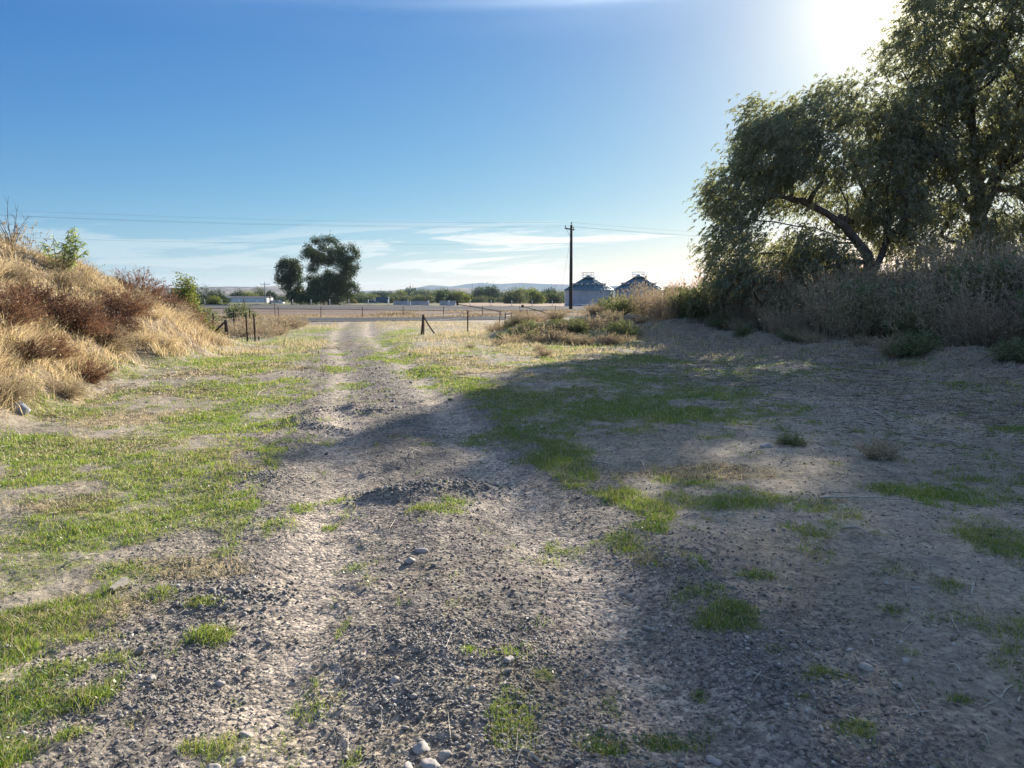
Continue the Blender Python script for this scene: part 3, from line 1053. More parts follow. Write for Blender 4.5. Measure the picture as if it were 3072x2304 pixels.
# soil crumbs on the shaded right
x, y, r = polar(130000, 2.0, 26, -5, 44)
keep = (rng.random(len(x)) < sst(edge_s(x, y), -9, -3) * 0.5 + 0.08)
x, y, r = x[keep], y[keep], r[keep]
s = np.minimum(np.exp(rng.normal(math.log(0.013), 0.45, len(x))), 0.03) * (1 + 1.0 * sst(r, 6, 18))
M['clod'] = stonemat('clod', (0.20, 0.155, 0.12), (0.30, 0.24, 0.19), (0.42, 0.38, 0.34))
VV, FF = pebbles(x, y, s)
tag(link('soil_clods', npmesh('soil_clods', VV, FF, False, [M['clod']])), 'crumbled soil clods on the shaded ground at the right', 'soil', None, 'stuff')


def stone(px, py, size, label, group='pale stones on the gravel track', mat='stone', flat=0.6):
    gx_, gy_ = onground(px, py)
    bm = []
    # a smooth rounded cobble from a subdivided icosahedron
    import bmesh
    b = bmesh.new()
    bmesh.ops.create_icosphere(b, subdivisions=3, radius=0.5)
    sx, sy, sz = size * random.uniform(0.9, 1.3), size * random.uniform(0.7, 0.9), size * flat
    off = random.uniform(0, 50)
    for v in b.verts:
        k = 1 + 0.75 * (vnoise(v.co.x * 2.6 + off, v.co.y * 2.6 + v.co.z * 3.7, 3) - 0.5) + 0.22 * (vnoise(v.co.x * 6 + off, v.co.z * 6 + v.co.y * 5, 5) - 0.5)
        v.co = Vector((v.co.x * k * sx, v.co.y * k * sy, v.co.z * k * sz))
    me = bpy.data.meshes.new('stone')
    b.to_mesh(me)
    b.free()
    for p in me.polygons: p.use_smooth = True
    me.materials.append(M[mat])
    o = link('stone', me)
    o.location = (gx_, gy_, Hs(gx_, gy_) + sz * 0.12)
    o.rotation_euler = (random.uniform(-.2, .2), random.uniform(-.2, .2), random.uniform(0, 6))
    tag(o, label, 'stone', group)
    return o


stone(150, 667, 0.055, 'pale flat stone on the gravel just right of the lower left turf')
stone(219, 668, 0.045, 'cream rounded pebble standing alone on dark gravel left of the sandy rut')
stone(246, 717, 0.05, 'round brown grey stone casting a dark shadow on the left rut')
stone(240, 742, 0.05, 'flat buff stone near the bottom of the left rut')
stone(213, 752, 0.06, 'angular grey stone beside the bottom edge left of centre')
stone(394, 674, 0.05, 'rounded cream pebble in the middle of the gravel below centre')
stone(422, 745, 0.07, 'blocky grey stone with a pale top at the bottom of the track')
stone(430, 766, 0.07, 'pale egg shaped stone at the bottom edge of the track')
stone(408, 764, 0.05, 'small white stone at the bottom edge left of the egg shaped one')
stone(445, 757, 0.05, 'small grey stone right of the egg shaped stone at the bottom edge')
stone(421, 547, 0.07, 'white angular stone with dark shadow in the middle of the gravel')
stone(411, 556, 0.07, 'dark angular stone close below the white angular one')
stone(509, 664, 0.05, 'pinkish pebble right of the middle of the gravel track')
stone(898, 687, 0.05, 'pink rounded pebble on the shaded soil at lower right', 'stones on the shaded soil')
stone(866, 668, 0.06, 'flat grey stone on the shaded soil up left of the pink pebble', 'stones on the shaded soil')
stone(715, 753, 0.05, 'light stone beside the turf clump at the bottom edge right of centre', 'stones on the shaded soil')
stone(905, 663, 0.04, 'small pale stone on the shaded soil above the pink pebble', 'stones on the shaded soil')
stone(22, 417, 0.22, 'grey rock half hidden by straw at the foot of the left mound', 'rocks at the foot of the mound', 'grey_wall', 0.8)
stone(766, 447, 0.13, 'whitish stone on the shaded soil below the willow', 'stones on the shaded soil')


# sticks and boards lying on the ground
def stick(px0, py0, px1, py1, rad, label, mat='pale_wood', bends=4, name='stick', group='dry sticks on the soil'):
    x0, y0 = onground(px0, py0)
    x1, y1 = onground(px1, py1)
    mb = MB()
    pts, rr = [], []
    for k in range(bends + 1):
        t = k / bends
        rad_ = rad * 0.7
        jx = random.uniform(-1, 1) * 0.022 * math.hypot(x1 - x0, y1 - y0) * math.sin(math.pi * t)
        X, Y_ = x0 + (x1 - x0) * t + jx * 0.4, y0 + (y1 - y0) * t + jx
        pts.append((X - x0, Y_ - y0, Hs(X, Y_) - Hs(x0, y0) + rad * 1.5 + 0.03 * math.sin(math.pi * t)))
        rr.append(rad_ * (1 - 0.6 * t))
    mb.tube(pts, rr, 6)
    L_ = math.hypot(x1 - x0, y1 - y0)
    for q in range(2 if L_ < 0.4 else 4):
        a = Vector(pts[random.randint(1, bends - 1)])
        d = Vector((random.uniform(-1, 1), random.uniform(-1, 1), random.uniform(0, .5))).normalized() * L_ * random.uniform(.08, .25)
        mb.tube([a, a + d * .6, a + d], [rad_ * .45, rad_ * .35, rad_ * .15], 4)
    o = mb.build(name, M[mat], None, True)
    o.location = (x0, y0, Hs(x0, y0))
    tag(o, label, 'stick', group)
    return o


stick(842, 532, 869, 538, 0.014, 'thick pale stick on the shaded soil left of the weed clump')
stick(724, 521, 734, 522, 0.010, 'short white stick beside the dark green patch in the shade')
stick(690, 570, 705, 577, 0.009, 'crooked pale stick below the straw tuft in the shade')
stick(640, 460, 646, 470, 0.010, 'short dark ended stick above the sunlit tufts')
stick(975, 590, 970, 605, 0.010, 'short curved white stick at the right edge in the shade')
stick(978, 740, 990, 752, 0.006, 'thin stick at lower right below the pebbles')
stick(948, 672, 962, 682, 0.010, 'pale stick on shaded soil at the lower right edge')
stick(870, 644, 874, 650, 0.008, 'short upright looking stick right of the flat grey stone')
stick(813, 618, 827, 621, 0.006, 'thin dark twig on open shaded soil')
stick(790, 424, 860, 428, 0.016, 'long pale branch lying across the shaded soil', bends=7)
stick(864, 411, 890, 424, 0.016, 'pale branch lying on the slope below the weeds')
stick(820, 500, 925, 506, 0.014, 'very long arched stalk lying in the shade under the willow', bends=9)
stick(917, 440, 990, 452, 0.014, 'long bleached branch lying on the right bank', bends=8)
stick(700, 433, 745, 437, 0.012, 'bleached forked branch on the grass edge in the shade', bends=6)
stick(805, 405, 817, 420, 0.010, 'thin white stalk leaning on the bank')
stick(412, 452, 414, 462, 0.008, 'small white curled twig on the track in the tree shadow')
stick(560, 724, 586, 720, 0.008, 'dark thin stick in the gravel at the bottom right of centre')
stick(60, 560, 100, 545, 0.006, 'thin straw stalk lying on the left turf')
stick(255, 395, 270, 388, 0.009, 'pale forked twig on the turf left of the track')
# the split board on the left turf
bx, by = onground(111, 583)
ex, ey = onground(126, 575)
mb = MB()
L_ = math.hypot(ex - bx, ey - by)
mb.box((L_ / 2, 0, 0.02), (L_, 0.028, 0.014)).box((L_ * 0.62, -0.028, 0.014), (L_ * 0.55, 0.012, 0.010))
bo = mb.build('board', M['pale_wood'])
bo.location = (bx, by, Hs(bx, by) + 0.004)
bo.rotation_euler = (0.1, -0.12, math.atan2(ey - by, ex - bx))
tag(bo, 'split pale wooden slat lying in the turf at lower left', 'board')


# ------------------------------------------------------------------ trees
def skeleton(trunk, attr, droop=0.25, step=0.5, r0=0.012, expo=2.25, wig=0.12):
    """trunk: list of polylines (each a list of points) ; attr: (n,3) points the branches reach for"""
    nodes, par = [], []
    for pl in trunk:
        last = -1
        if nodes:
            dd = [(Vector(p) - Vector(pl[0])).length for p in nodes]
            last = int(np.argmin(dd))
        for q, p in enumerate(pl):
            if q == 0 and nodes and (Vector(nodes[last]) - Vector(p)).length < 0.05: continue
            nodes.append(tuple(p))
            par.append(last)
            last = len(nodes) - 1
    N_ = np.array(nodes)
    root = np.array(trunk[0][0])
    order = np.argsort(np.linalg.norm(attr - N_.mean(0), axis=1))
    tips = []
    for a in attr[order]:
        arr = np.array(nodes)
        d = np.linalg.norm(arr - a, axis=1)
        # prefer joining below the goal
        d = d + np.maximum(arr[:, 2] - a[2] + 0.2, 0) * 0.9
        k = int(np.argmin(d))
        p0 = arr[k]
        L = np.linalg.norm(a - p0)
        n = max(1, int(L / step))
        pr = k
        for q in range(1, n + 1):
            t = q / n
            p = p0 * (1 - t) + a * t
            p = p + np.array([0, 0, math.sin(math.pi * t) * L * droop * 0.5])
            if q < n: p = p + rng.normal(size=3) * wig * min(L / n, 0.6)
            nodes.append(tuple(p))
            par.append(pr)
            pr = len(nodes) - 1
        tips.append(pr)
    n = len(nodes)
    rad = np.zeros(n)
    kids = [[] for _ in range(n)]
    for c_, p_ in enumerate(par):
        if p_ >= 0: kids[p_].append(c_)
    acc = np.zeros(n)
    for c_ in range(n - 1, -1, -1):
        if not kids[c_]: acc[c_] = r0 ** expo
        if par[c_] >= 0: acc[par[c_]] += acc[c_]
    # nodes made later can hang on earlier ones only, so one backward pass is enough
    rad = acc ** (1 / expo)
    return np.array(nodes), np.array(par), rad, tips


def wood_mesh(name, nodes, par, rad, mat, sides=6, rmin=0.0, scale=1.0, parent=None, maxr=None):
    """tubes for each parent-child link, set into each other at the joints"""
    A, B, ra, rb = [], [], [], []
    for c_, p_ in enumerate(par):
        if p_ < 0 or rad[c_] < rmin: continue
        A.append(nodes[p_])
        B.append(nodes[c_])
        r1 = rad[c_] * scale
        r2 = min(rad[p_] * scale, r1 * 1.5)
        ra.append(r2)
        rb.append(r1)
    A, B, ra, rb = np.array(A), np.array(B), np.array(ra), np.array(rb)
    if maxr: ra, rb = np.minimum(ra, maxr), np.minimum(rb, maxr)
    D = unit(B - A)
    A = A - D * (ra * 0.3)[:, None]
    ref = np.where(np.abs(D[:, :1]) < 0.9, np.array([[1.0, 0, 0]]), np.array([[0, 1.0, 0]]))
    S = unit(np.cross(D, ref))
    T = np.cross(D, S)
    VV = []
    for k in range(sides):
        an = 2 * math.pi * k / sides
        o = S * math.cos(an) + T * math.sin(an)
        VV.append(A + o * ra[:, None])
        VV.append(B + o * rb[:, None])
    VV = np.stack(VV, 1).reshape(-1, 3)
    b = np.arange(len(A))[:, None] * (2 * sides)
    FF = []
    for k in range(sides):
        k2 = (k + 1) % sides
        FF.append(b + np.array([2 * k, 2 * k2, 2 * k2 + 1, 2 * k + 1]))
    FF = np.concatenate(FF, 0)
    return link(name, npmesh(name, VV, FF, True, [mat]), parent)


def in_lobes(lobes, n, shell=0.5):
    """points spread through ellipsoids (cx,cy,cz,rx,ry,rz,weight), denser towards the outside"""
    w = np.array([l[6] if len(l) > 6 else l[3] * l[4] * l[5] for l in lobes])
    w = w / w.sum()
    idx = rng.choice(len(lobes), n, p=w)
    L = np.array([l[:6] for l in lobes])[idx]
    d = unit(rng.normal(size=(n, 3)))
    rr = rng.random(n) ** (1 / 3) * (1 - shell) + shell * rng.uniform(0.75, 1.0, n)
    return L[:, :3] + d * rr[:, None] * L[:, 3:6]


def willow(name, label, base, trunk, lobes, n_attr, per_tip, leaf, mat, seed, strand=(0.25, 0.8), group=None, gap=0.0, leafw=0.04, leafl=0.14, wood=None):
    """base, trunk, lobes in world coordinates"""
    global rng
    rng = np.random.default_rng(seed)
    attr = in_lobes(lobes, n_attr)
    attr = attr[attr[:, 2] > 0.8]
    if gap:
        g3 = fbm(attr[:, 0] * 0.55 + attr[:, 1] * 0.2, attr[:, 2] * 0.55, 3, seed)
        attr = attr[g3 > gap]
    nodes, par, rad, tips = skeleton(trunk, attr)
    root = empty(name, base)
    tag(root, label, 'tree', group)
    b = np.array(base)
    wood_mesh('trunk', nodes - b, par, rad * (1 + 0.35 * (rad > 0.05)), wood or M['bark'], parent=root)
    # hanging strands
    T = nodes[tips]
    # also sprout along the outer twigs
    thin = np.where(rad < 0.028)[0]
    ex = nodes[rng.choice(thin, min(len(thin), len(tips)), replace=False)]
    T = np.concatenate([T, ex])
    S0 = np.repeat(T, per_tip, 0)
    n = len(S0)
    S0 = S0 + rng.normal(size=(n, 3)) * np.array([0.28, 0.28, 0.25])
    out = unit((S0 - (b + np.array([0, 0, 3.5]))) * np.array([1, 1, 0.25]) + rng.normal(size=(n, 3)) * 1.6)
    ln = rng.uniform(strand[0], strand[1], n)
    K = leaf
    parts = []
    prev = S0
    for k in range(K):
        t = (k + 1) / K
        p = S0 + out * (ln * 0.45 * t)[:, None] + np.array([0, 0, -1.0]) * (ln * 0.38 * t * t)[:, None] + np.array([0, 0, 1.0]) * (ln * 0.12 * t)[:, None]
        parts.append(segs_ribbon(prev, p, np.full(n, 0.008)))
        for q in range(2):
            f = rng.random(n)[:, None]
            lp = prev * f + p * (1 - f)
            dirn = unit(p - prev) + rng.normal(size=(n, 3)) * 0.55 + np.array([0, 0, -0.35])
            parts.append(leaves(lp, dirn, rng.uniform(0.7, 1.3, n) * leafl, rng.uniform(0.7, 1.3, n) * leafw))
        prev = p
    VV, FF = join(parts)
    link('crown', npmesh('crown', VV - b, FF, False, [mat]), root)
    print(name, 'faces', len(FF))
    return root


def lobe_at(px, py, Y, rx, rz, ry=None, w=None):
    """ellipsoid centred on a sight line at depth Y; rx, rz given in picture units there"""
    p = at(px, py, Y)
    k = Y / F
    l = (p[0], p[1], p[2], rx * k, (ry if ry else rx) * k, rz * k)
    return l + ((w,) if w else ())


# the big willow in front of the sun: low spreading limbs
TY = 31.0
wl = [lobe_at(740, 195, 31, 32, 32, 36), lobe_at(735, 250, 30, 30, 34, 30), lobe_at(775, 150, 31, 42, 34, 44), lobe_at(765, 122, 32, 26, 22), lobe_at(812, 128, 32, 42, 28, 46),
      lobe_at(845, 107, 33, 34, 24, 40), lobe_at(872, 120, 32, 36, 40, 50), lobe_at(855, 160, 31, 46, 34, 60), lobe_at(800, 186, 32, 38, 24, 60), lobe_at(905, 170, 33, 34, 40, 60), lobe_at(890, 215, 32, 30, 34, 50), lobe_at(848, 212, 32.5, 26, 18, 40), lobe_at(826, 262, 31, 34, 14, 36),
      lobe_at(745, 280, 29.5, 32, 16, 30), lobe_at(800, 250, 31, 34, 16, 50), lobe_at(725, 222, 30.5, 20, 22, 20), lobe_at(718, 262, 29.5, 15, 22, 18), lobe_at(738, 285, 29.5, 26, 12, 24)]
tb = at(872, 300, TY)
tb = (tb[0], tb[1], 0.3)
wt = [[tb, at(871, 275, TY), at(868, 255, TY), at(858, 243, TY), at(846, 228, TY), at(848, 205, TY), at(845, 180, TY)],
      [at(871, 275, TY), at(882, 255, TY + .4), at(888, 235, TY + .5), at(889, 210, TY + .5), at(886, 180, TY + .5), at(878, 150, TY + .4)],
      [at(888, 222, TY + .5), at(900, 210, TY + .7), at(918, 198, TY + .8)],
      [at(858, 243, TY), at(838, 236, TY - .4), at(815, 228, TY - .8), at(795, 226, TY - 1), at(775, 222, TY - 1)],
      [at(858, 243, TY), at(835, 243, TY + .3), at(815, 250, TY + .5), at(798, 252, TY + .6), at(780, 264, TY + .5), at(765, 275, TY + .2)],
      [at(846, 228, TY), at(825, 212, TY - .2), at(800, 200, TY - .4), at(778, 196, TY - .6), at(755, 200, TY - .6)],
      [at(868, 262, TY), at(850, 262, TY - .6), at(825, 268, TY - 1), at(800, 274, TY - 1.4), at(785, 290, TY - 1.6)]]
willow('willow_tree', 'wide willow with low dark limbs spreading left over the weeds', tb, wt, wl, 1500, 9, 5, M['willow_leaf'], 11, gap=0.36)

# the taller one behind it at the right edge, running out of the top of the picture
wl2 = [lobe_at(930, 60, 33, 40, 50, 60), lobe_at(965, 20, 33, 52, 60, 70), lobe_at(918, 30, 33, 26, 26, 40), lobe_at(1010, 80, 33, 60, 70, 80), lobe_at(950, 130, 33, 50, 50, 60), lobe_at(1000, 190, 32, 60, 60, 60),
       lobe_at(1060, 120, 34, 60, 80, 80), lobe_at(960, -40, 34, 50, 50, 60), lobe_at(1030, -60, 34, 80, 60, 90), lobe_at(960, 230, 31, 46, 30, 40), lobe_at(1030, 250, 30, 50, 40, 40), lobe_at(1110, 60, 34, 70, 100, 90),
       lobe_at(930, 190, 33, 40, 40, 50), lobe_at(915, 120, 33, 34, 40, 60), lobe_at(985, 100, 32, 46, 60, 50), lobe_at(950, 260, 31, 50, 24, 40), lobe_at(905, 245, 32, 26, 22, 30)]
tb2 = at(985, 300, 33.0)
tb2 = (tb2[0], tb2[1], 0.4)
wt2 = [[tb2, at(983, 260, 33), at(978, 215, 33), at(974, 160, 33), at(970, 90, 33), at(968, 20, 33)],
       [at(978, 215, 33), at(1000, 170, 33.4), at(1030, 110, 33.8), at(1050, 40, 34)],
       [at(978, 215, 33), at(955, 180, 32.6), at(938, 140, 32.6), at(925, 100, 32.8)],
       [at(983, 260, 33), at(1005, 235, 32), at(1040, 215, 31.5)]]
willow('willow_tree', 'tall dense willow at the right edge rising out of the picture', tb2, wt2, wl2, 2600, 8, 5, M['willow_leaf'], 12)
# its neighbours beyond the right edge of the picture, whose shade falls over the right foreground
for k, (bx, by, hh_, sd) in enumerate([(26, 30, 13, 13), (32, 24, 13, 14)]):
    lob = [(bx, by, hh_ * 0.62, 3.6, 3.6, hh_ * 0.36), (bx - 1.5, by - 1, hh_ * 0.42, 3.2, 3.0, 2.8), (bx + 1.5, by + 1, hh_ * 0.5, 3.2, 3.2, 3.2)]
    tr = [[(bx, by, 0.3), (bx + .1, by, 2.0), (bx - .1, by + .1, 4.0), (bx, by, hh_ * 0.6), (bx, by, hh_ * 0.8)]]
    willow('willow_tree', ['willow standing right of the tall dense one, mostly cut off by the picture edge', 'willow beyond the right picture edge, nearest the track'][k], (bx, by, 0.3), tr, lob, 380, 8, 4, M['willow_leaf'], sd, leafw=0.05, leafl=0.16)


def broadleaf(name, label, base, hgt, lobes, n_attr, n_leaf, mat, seed, leaf=0.3, group=None, gap=0.0, twig=True, trunk_pts=None, wood=None, spread=0.55, cat='tree'):
    """lobes relative to base, in metres; leaves gathered into clumps round the twig ends"""
    global rng
    rng = np.random.default_rng(seed)
    attr = in_lobes(lobes, n_attr, 0.6)
    attr = attr[attr[:, 2] > 0.05 * hgt]
    tr = trunk_pts or [[(0, 0, -0.2), (0.02 * hgt, 0, hgt * 0.15), (0, 0.02 * hgt, hgt * 0.35), (0.01 * hgt, 0, hgt * 0.6)]]
    nodes, par, rad, tips = skeleton(tr, attr, step=hgt * 0.06, r0=hgt * 0.0016)
    root = empty(name, base)
    if label: tag(root, label, cat, group)
    wood_mesh('trunk', nodes, par, rad, wood or M['far_bark'], 5, parent=root)
    T = nodes[tips]
    if gap:
        g3 = fbm(T[:, 0] * 3.0 / hgt * 2, T[:, 2] * 3.0 / hgt * 2, 3, seed)
        T = T[g3 > gap]
    per = max(1, n_leaf // len(T))
    P = np.repeat(T, per, 0)
    n = len(P)
    off = rng.normal(size=(n, 3)) * spread
    P = P + off
    P = P[P[:, 2] > 0.02 * hgt]
    n = len(P)
    D = unit(rng.normal(size=(n, 3)) + np.array([0, 0, -0.3]))
    VV, FF = leaves(P, D, rng.uniform(0.6, 1.4, n) * leaf, rng.uniform(0.5, 1.1, n) * leaf * 0.55)
    link('crown', npmesh('crown', VV, FF, False, [mat]), root)
    return root


CY = 130.0
k_ = CY / F


def rel(px, py, rx, rz, bx, Y=CY, ry=None, dy=0.0):
    p = at(px, py, Y)
    kk = Y / F
    return (p[0] - bx, dy, p[2], rx * kk, (ry or rx) * kk, rz * kk)


bpx = at(328, 305, CY)[0]
broadleaf('poplar_tree', 'large dark tree standing alone beyond the highway', (bpx, CY, 0.2), 12,
          [rel(325, 252, 20, 14, bpx), rel(314, 262, 13, 14, bpx), rel(350, 258, 9, 14, bpx, ry=12), rel(349, 270, 10, 12, bpx), rel(318, 276, 14, 12, bpx),
           rel(338, 275, 16, 14, bpx), rel(345, 290, 14, 9, bpx), rel(328, 292, 20, 9, bpx), rel(352, 292, 7, 6, bpx), rel(313, 293, 10, 8, bpx), rel(328, 299, 27, 5, bpx), rel(304, 299, 9, 5, bpx), rel(330, 284, 20, 9, bpx)],
          460, 46000, M['poplar_leaf'], 31, 0.27, gap=0.34, spread=0.34)
bpx2 = at(289, 305, CY)[0]
broadleaf('poplar_tree', 'smaller round dark tree touching the left side of the large one', (bpx2, CY + 1, 0.2), 8,
          [rel(287, 271, 13, 11, bpx2), rel(284, 282, 10, 10, bpx2), rel(293, 284, 10, 12, bpx2), rel(293, 296, 9, 7, bpx2), rel(300, 296, 8, 8, bpx2)],
          240, 19000, M['poplar_leaf'], 32, 0.27, gap=0.34, spread=0.30)

# nearer and farther single trees: (px, top y, base Y depth, half width px, material, label)
SINGLES = [
    (184, 278, 52, 17, 'yellow_leaf', 'yellow green tree showing behind the end of the mound'),
    (189, 288.5, 165, 13, 'dark_leaf', 'dark green tree next to the yellow one, left of the dark row'),
    (203, 287.0, 168, 14, 'dark_leaf', 'tallest dark green tree in the row left of the white building'),
    (217, 290.5, 170, 11, 'dark_leaf', 'dark green tree at the right end of the row left of the white building'),
    (193, 296.5, 150, 8, 'grey_leaf', 'low grey green bush in front of the dark row'),
    (214, 297.0, 152, 8, 'yellow_leaf', 'low yellowish bush in front of the right end of the dark row'),
    (238, 291.0, 335, 9, 'dark_leaf', 'dark round tree behind the left half of the white building'),
    (250, 291.5, 330, 9, 'yellow_leaf', 'yellow green tree behind the middle of the white building'),
    (258, 288.0, 345, 10, 'mid_leaf', 'olive tree with brownish top behind the white building'),
    (270, 291.5, 340, 6, 'dark_leaf', 'narrow dark tree right of the white building'),
    (279, 297.0, 420, 8, 'grey_leaf', 'hazy grey bush between the white building and the small dark tree'),
    (352, 300.0, 240, 5, 'orange_leaf', 'small orange bush at the right foot of the large dark tree'),
    (366, 294.5, 260, 12, 'grey_leaf', 'grey green tree just right of the large dark tree'),
    (674, 286.5, 210, 11, 'dark_leaf', 'dark bushy tree right of the second grain bin'),
    (668, 286.0, 215, 5, 'dark_leaf', 'small dark treetop directly right of the second grain bin roof'),
]
for k, (px, ty, Y, hw, mt, lab) in enumerate(SINGLES):
    p = at(px, ty, Y)
    hgt = p[2] + 0.3
    w = hw * Y / F
    lob = [(0, 0, hgt * 0.62, w * 0.75, w * 0.7, hgt * 0.36), (-w * 0.45, 0, hgt * 0.42, w * 0.55, w * 0.6, hgt * 0.32), (w * 0.45, 0, hgt * 0.45, w * 0.55, w * 0.6, hgt * 0.34), (0.1 * w, 0, hgt * 0.25, w * 0.8, w * 0.7, hgt * 0.22)]
    lf = max(0.16, 1.1 * Y / F)
    broadleaf('tree' if hgt > 3.0 else 'bush', lab, (p[0], Y, -0.2 if Y > 100 else Hs(p[0], Y)), hgt, lob, 110, 5200, M[mt], 200 + k, lf, spread=w * 0.16, cat='tree' if hgt > 3.0 else 'bush')

# valley trees: a few kinds, then copies
protos = []
for k, (mt, hg, wd) in enumerate([('mid_leaf', 9, 4.5), ('grey_leaf', 8, 5.5), ('dark_leaf', 11, 4.2), ('yellow_leaf', 9, 4.2), ('orange_leaf', 7, 4.0), ('dark_leaf', 13, 2.4)]):
    lob = [(0, 0, hg * 0.62, wd * 0.75, wd * 0.7, hg * 0.34), (-wd * 0.45, 0, hg * 0.42, wd * 0.55, wd * 0.6, hg * 0.32), (wd * 0.45, 0.2, hg * 0.45, wd * 0.55, wd * 0.6, hg * 0.34), (0, 0, hg * 0.22, wd * 0.8, wd * 0.7, hg * 0.2)]
    t = broadleaf('valley_tree', None, (0, 0, 0), hg, lob, 60, 2200, M[mt], 300 + k, 0.95, spread=wd * 0.2)
    protos.append((t, hg))
VL = ['olive green tree in the far valley line', 'grey green spreading tree in the far valley line', 'dark green tree in the far valley line', 'yellowish tree in the far valley line', 'orange brown tree in the far valley line', 'slim dark poplar in the far valley line']
used = set()
random.seed(5)
rows_ = []
for k in range(30):      # nearer row of small trees
    px = 352 + k * 7.4 + random.uniform(-2, 2)
    rows_.append((px, 250 + random.uniform(0, 90), random.choice([0, 0, 1, 1, 1, 2, 3, 0, 3]), random.uniform(2.4, 5.2)))
for k in range(64):      # middle row
    px = 344 + k * 3.55 + random.uniform(-2, 2)
    rows_.append((px, 520 + random.uniform(0, 220), random.choice([0, 0, 1, 1, 2, 2, 3]), random.uniform(5.0, 9.5)))
for k in range(34):      # far row in the haze
    px = 350 + k * 6.6 + random.uniform(-2, 2)
    rows_.append((px, 1000 + random.uniform(0, 350), random.choice([0, 1, 2, 5]), random.uniform(7.0, 12)))
rows_ += [(372, 300, 4, 3.4), (418, 330, 4, 3.2), (444, 470, 2, 8.5), (480, 430, 2, 9.5), (486, 440, 2, 10.5), (492, 430, 2, 9.5), (550, 400, 2, 8.0), (545, 410, 2, 7.0), (520, 380, 3, 7.0), (557, 420, 1, 6.5), (400, 560, 3, 9.5), (412, 600, 2, 11), (425, 560, 1, 9)]
rows_ += [(285 - 120 + q * 13, 900 + 20 * q, 2, 8) for q in range(0)]
for px, Y, kd, hg in rows_:
    x_ = (px - 512) / F * Y
    if kd in used:
        t = copy_tree(protos[kd][0])
    else:
        t = protos[kd][0]
        used.add(kd)
    s_ = hg / protos[kd][1]
    t.location = (x_, Y, -0.3)
    t.scale = (s_ * random.uniform(0.9, 1.7) * (1 if kd != 5 else 0.7), s_ * random.uniform(0.9, 1.4), s_ * random.uniform(0.85, 1.1))
    t.rotation_euler = (0, 0, random.choice([0, math.pi]) + random.uniform(-0.5, 0.5))
    tag(t, VL[kd], 'tree', VL[kd].replace(' tree ', ' trees ').replace('poplar', 'poplars'))
for kd in range(6):
    if kd not in used:
        for ch in list(protos[kd][0].children): bpy.data.objects.remove(ch)
        bpy.data.objects.remove(protos[kd][0])

# ------------------------------------------------------------------ weeds and bushes


def weed_mesh(name, seed, h, w, stems, twigs, bits, mat, upright=0.6, bit=(0.02, 0.008), stemw=0.01, dome=False, roots=0.18):
    """a dead weed: stems rising from one root, side twigs, small leaves or seed heads along them"""
    global rng
    rng = np.random.default_rng(seed)
    a = rng.uniform(0, 2 * math.pi, stems)
    if dome:
        el_ = np.arcsin(rng.uniform(0.05, 1, stems))
        D = np.stack([np.cos(a) * np.cos(el_) * w, np.sin(a) * np.cos(el_) * w, np.sin(el_) * h], -1) * rng.uniform(0.75, 1.05, (stems, 1))
    else:
        q = rng.random(stems) ** 0.6
        D = np.stack([np.cos(a) * w * q, np.sin(a) * w * q, h * rng.uniform(0.4, 1.05, stems) * (1 - 0.25 * q)], -1)
    R0 = np.stack([np.cos(a), np.sin(a), np.zeros(stems)], -1) * rng.uniform(0, 1, (stems, 1)) ** 0.6 * roots * w
    parts = []
    K = 3

    def pt(t):
        t = np.asarray(t)[..., None]
        return R0 + D * t * np.array([1, 1, 0]) * t ** (upright) + D * np.array([0, 0, 1]) * t
    prev = pt(np.zeros(stems))
    for k in range(K):
        p = pt(np.full(stems, (k + 1) / K))
        parts.append(segs_ribbon(prev, p, np.full(stems, stemw * (1 - 0.25 * k))))
        prev = p
    idx = rng.integers(0, stems, twigs)
    t = rng.uniform(0.25, 1.0, twigs)
    base = R0[idx] + D[idx] * np.array([1, 1, 0]) * (t ** (1 + upright))[:, None] + D[idx] * np.array([0, 0, 1]) * t[:, None]
    dr = unit(unit(D[idx]) * 0.9 + rng.normal(size=(twigs, 3)) * 0.6)
    ln = rng.uniform(0.06, 0.2, twigs) * (h + w) * 0.6
    tip = base + dr * ln[:, None]
    parts.append(segs_ribbon(base, tip, np.full(twigs, stemw * 0.55)))
    j = rng.integers(0, twigs, bits)
    f = rng.random(bits)[:, None]
    P = base[j] * f + tip[j] * (1 - f)
    parts.append(leaves(P, dr[j] + rng.normal(size=(bits, 3)) * 0.8, rng.uniform(0.6, 1.4, bits) * bit[0], rng.uniform(0.6, 1.4, bits) * bit[1]))
    VV, FF = join(parts)
    VV[:, 2] = np.maximum(VV[:, 2], -0.05)
    return npmesh(name, VV, FF, False, [M[mat]])


W_ = {}
W_['rust1'] = weed_mesh('bush', 401, 0.85, 0.75, 260, 2600, 9000, 'rust', 0.5, (0.035, 0.016), 0.012, True)
W_['rust2'] = weed_mesh('bush', 402, 0.7, 0.85, 260, 2600, 9000, 'rust_dark', 0.5, (0.035, 0.016), 0.012, True)
W_['rust3'] = weed_mesh('bush', 403, 0.8, 0.8, 240, 2400, 8000, 'dead_weed', 0.4, (0.035, 0.014), 0.012, True)
W_['tall1'] = weed_mesh('weed', 411, 1.9, 0.5, 150, 1500, 3800, 'pink_weed', 0.8, (0.07, 0.028), 0.02, roots=1.9)
W_['tall2'] = weed_mesh('weed', 412, 1.9, 0.6, 130, 1400, 3800, 'dead_weed', 0.7, (0.07, 0.028), 0.02, roots=1.6)
W_['tall3'] = weed_mesh('weed', 413, 1.7, 0.6, 90, 1300, 4800, 'green_weed', 0.6, (0.10, 0.045), 0.018, roots=1.3)
W_['low'] = weed_mesh('weed', 414, 0.55, 0.6, 120, 1500, 5000, 'green_weed', 0.4, (0.05, 0.022), 0.010, True)
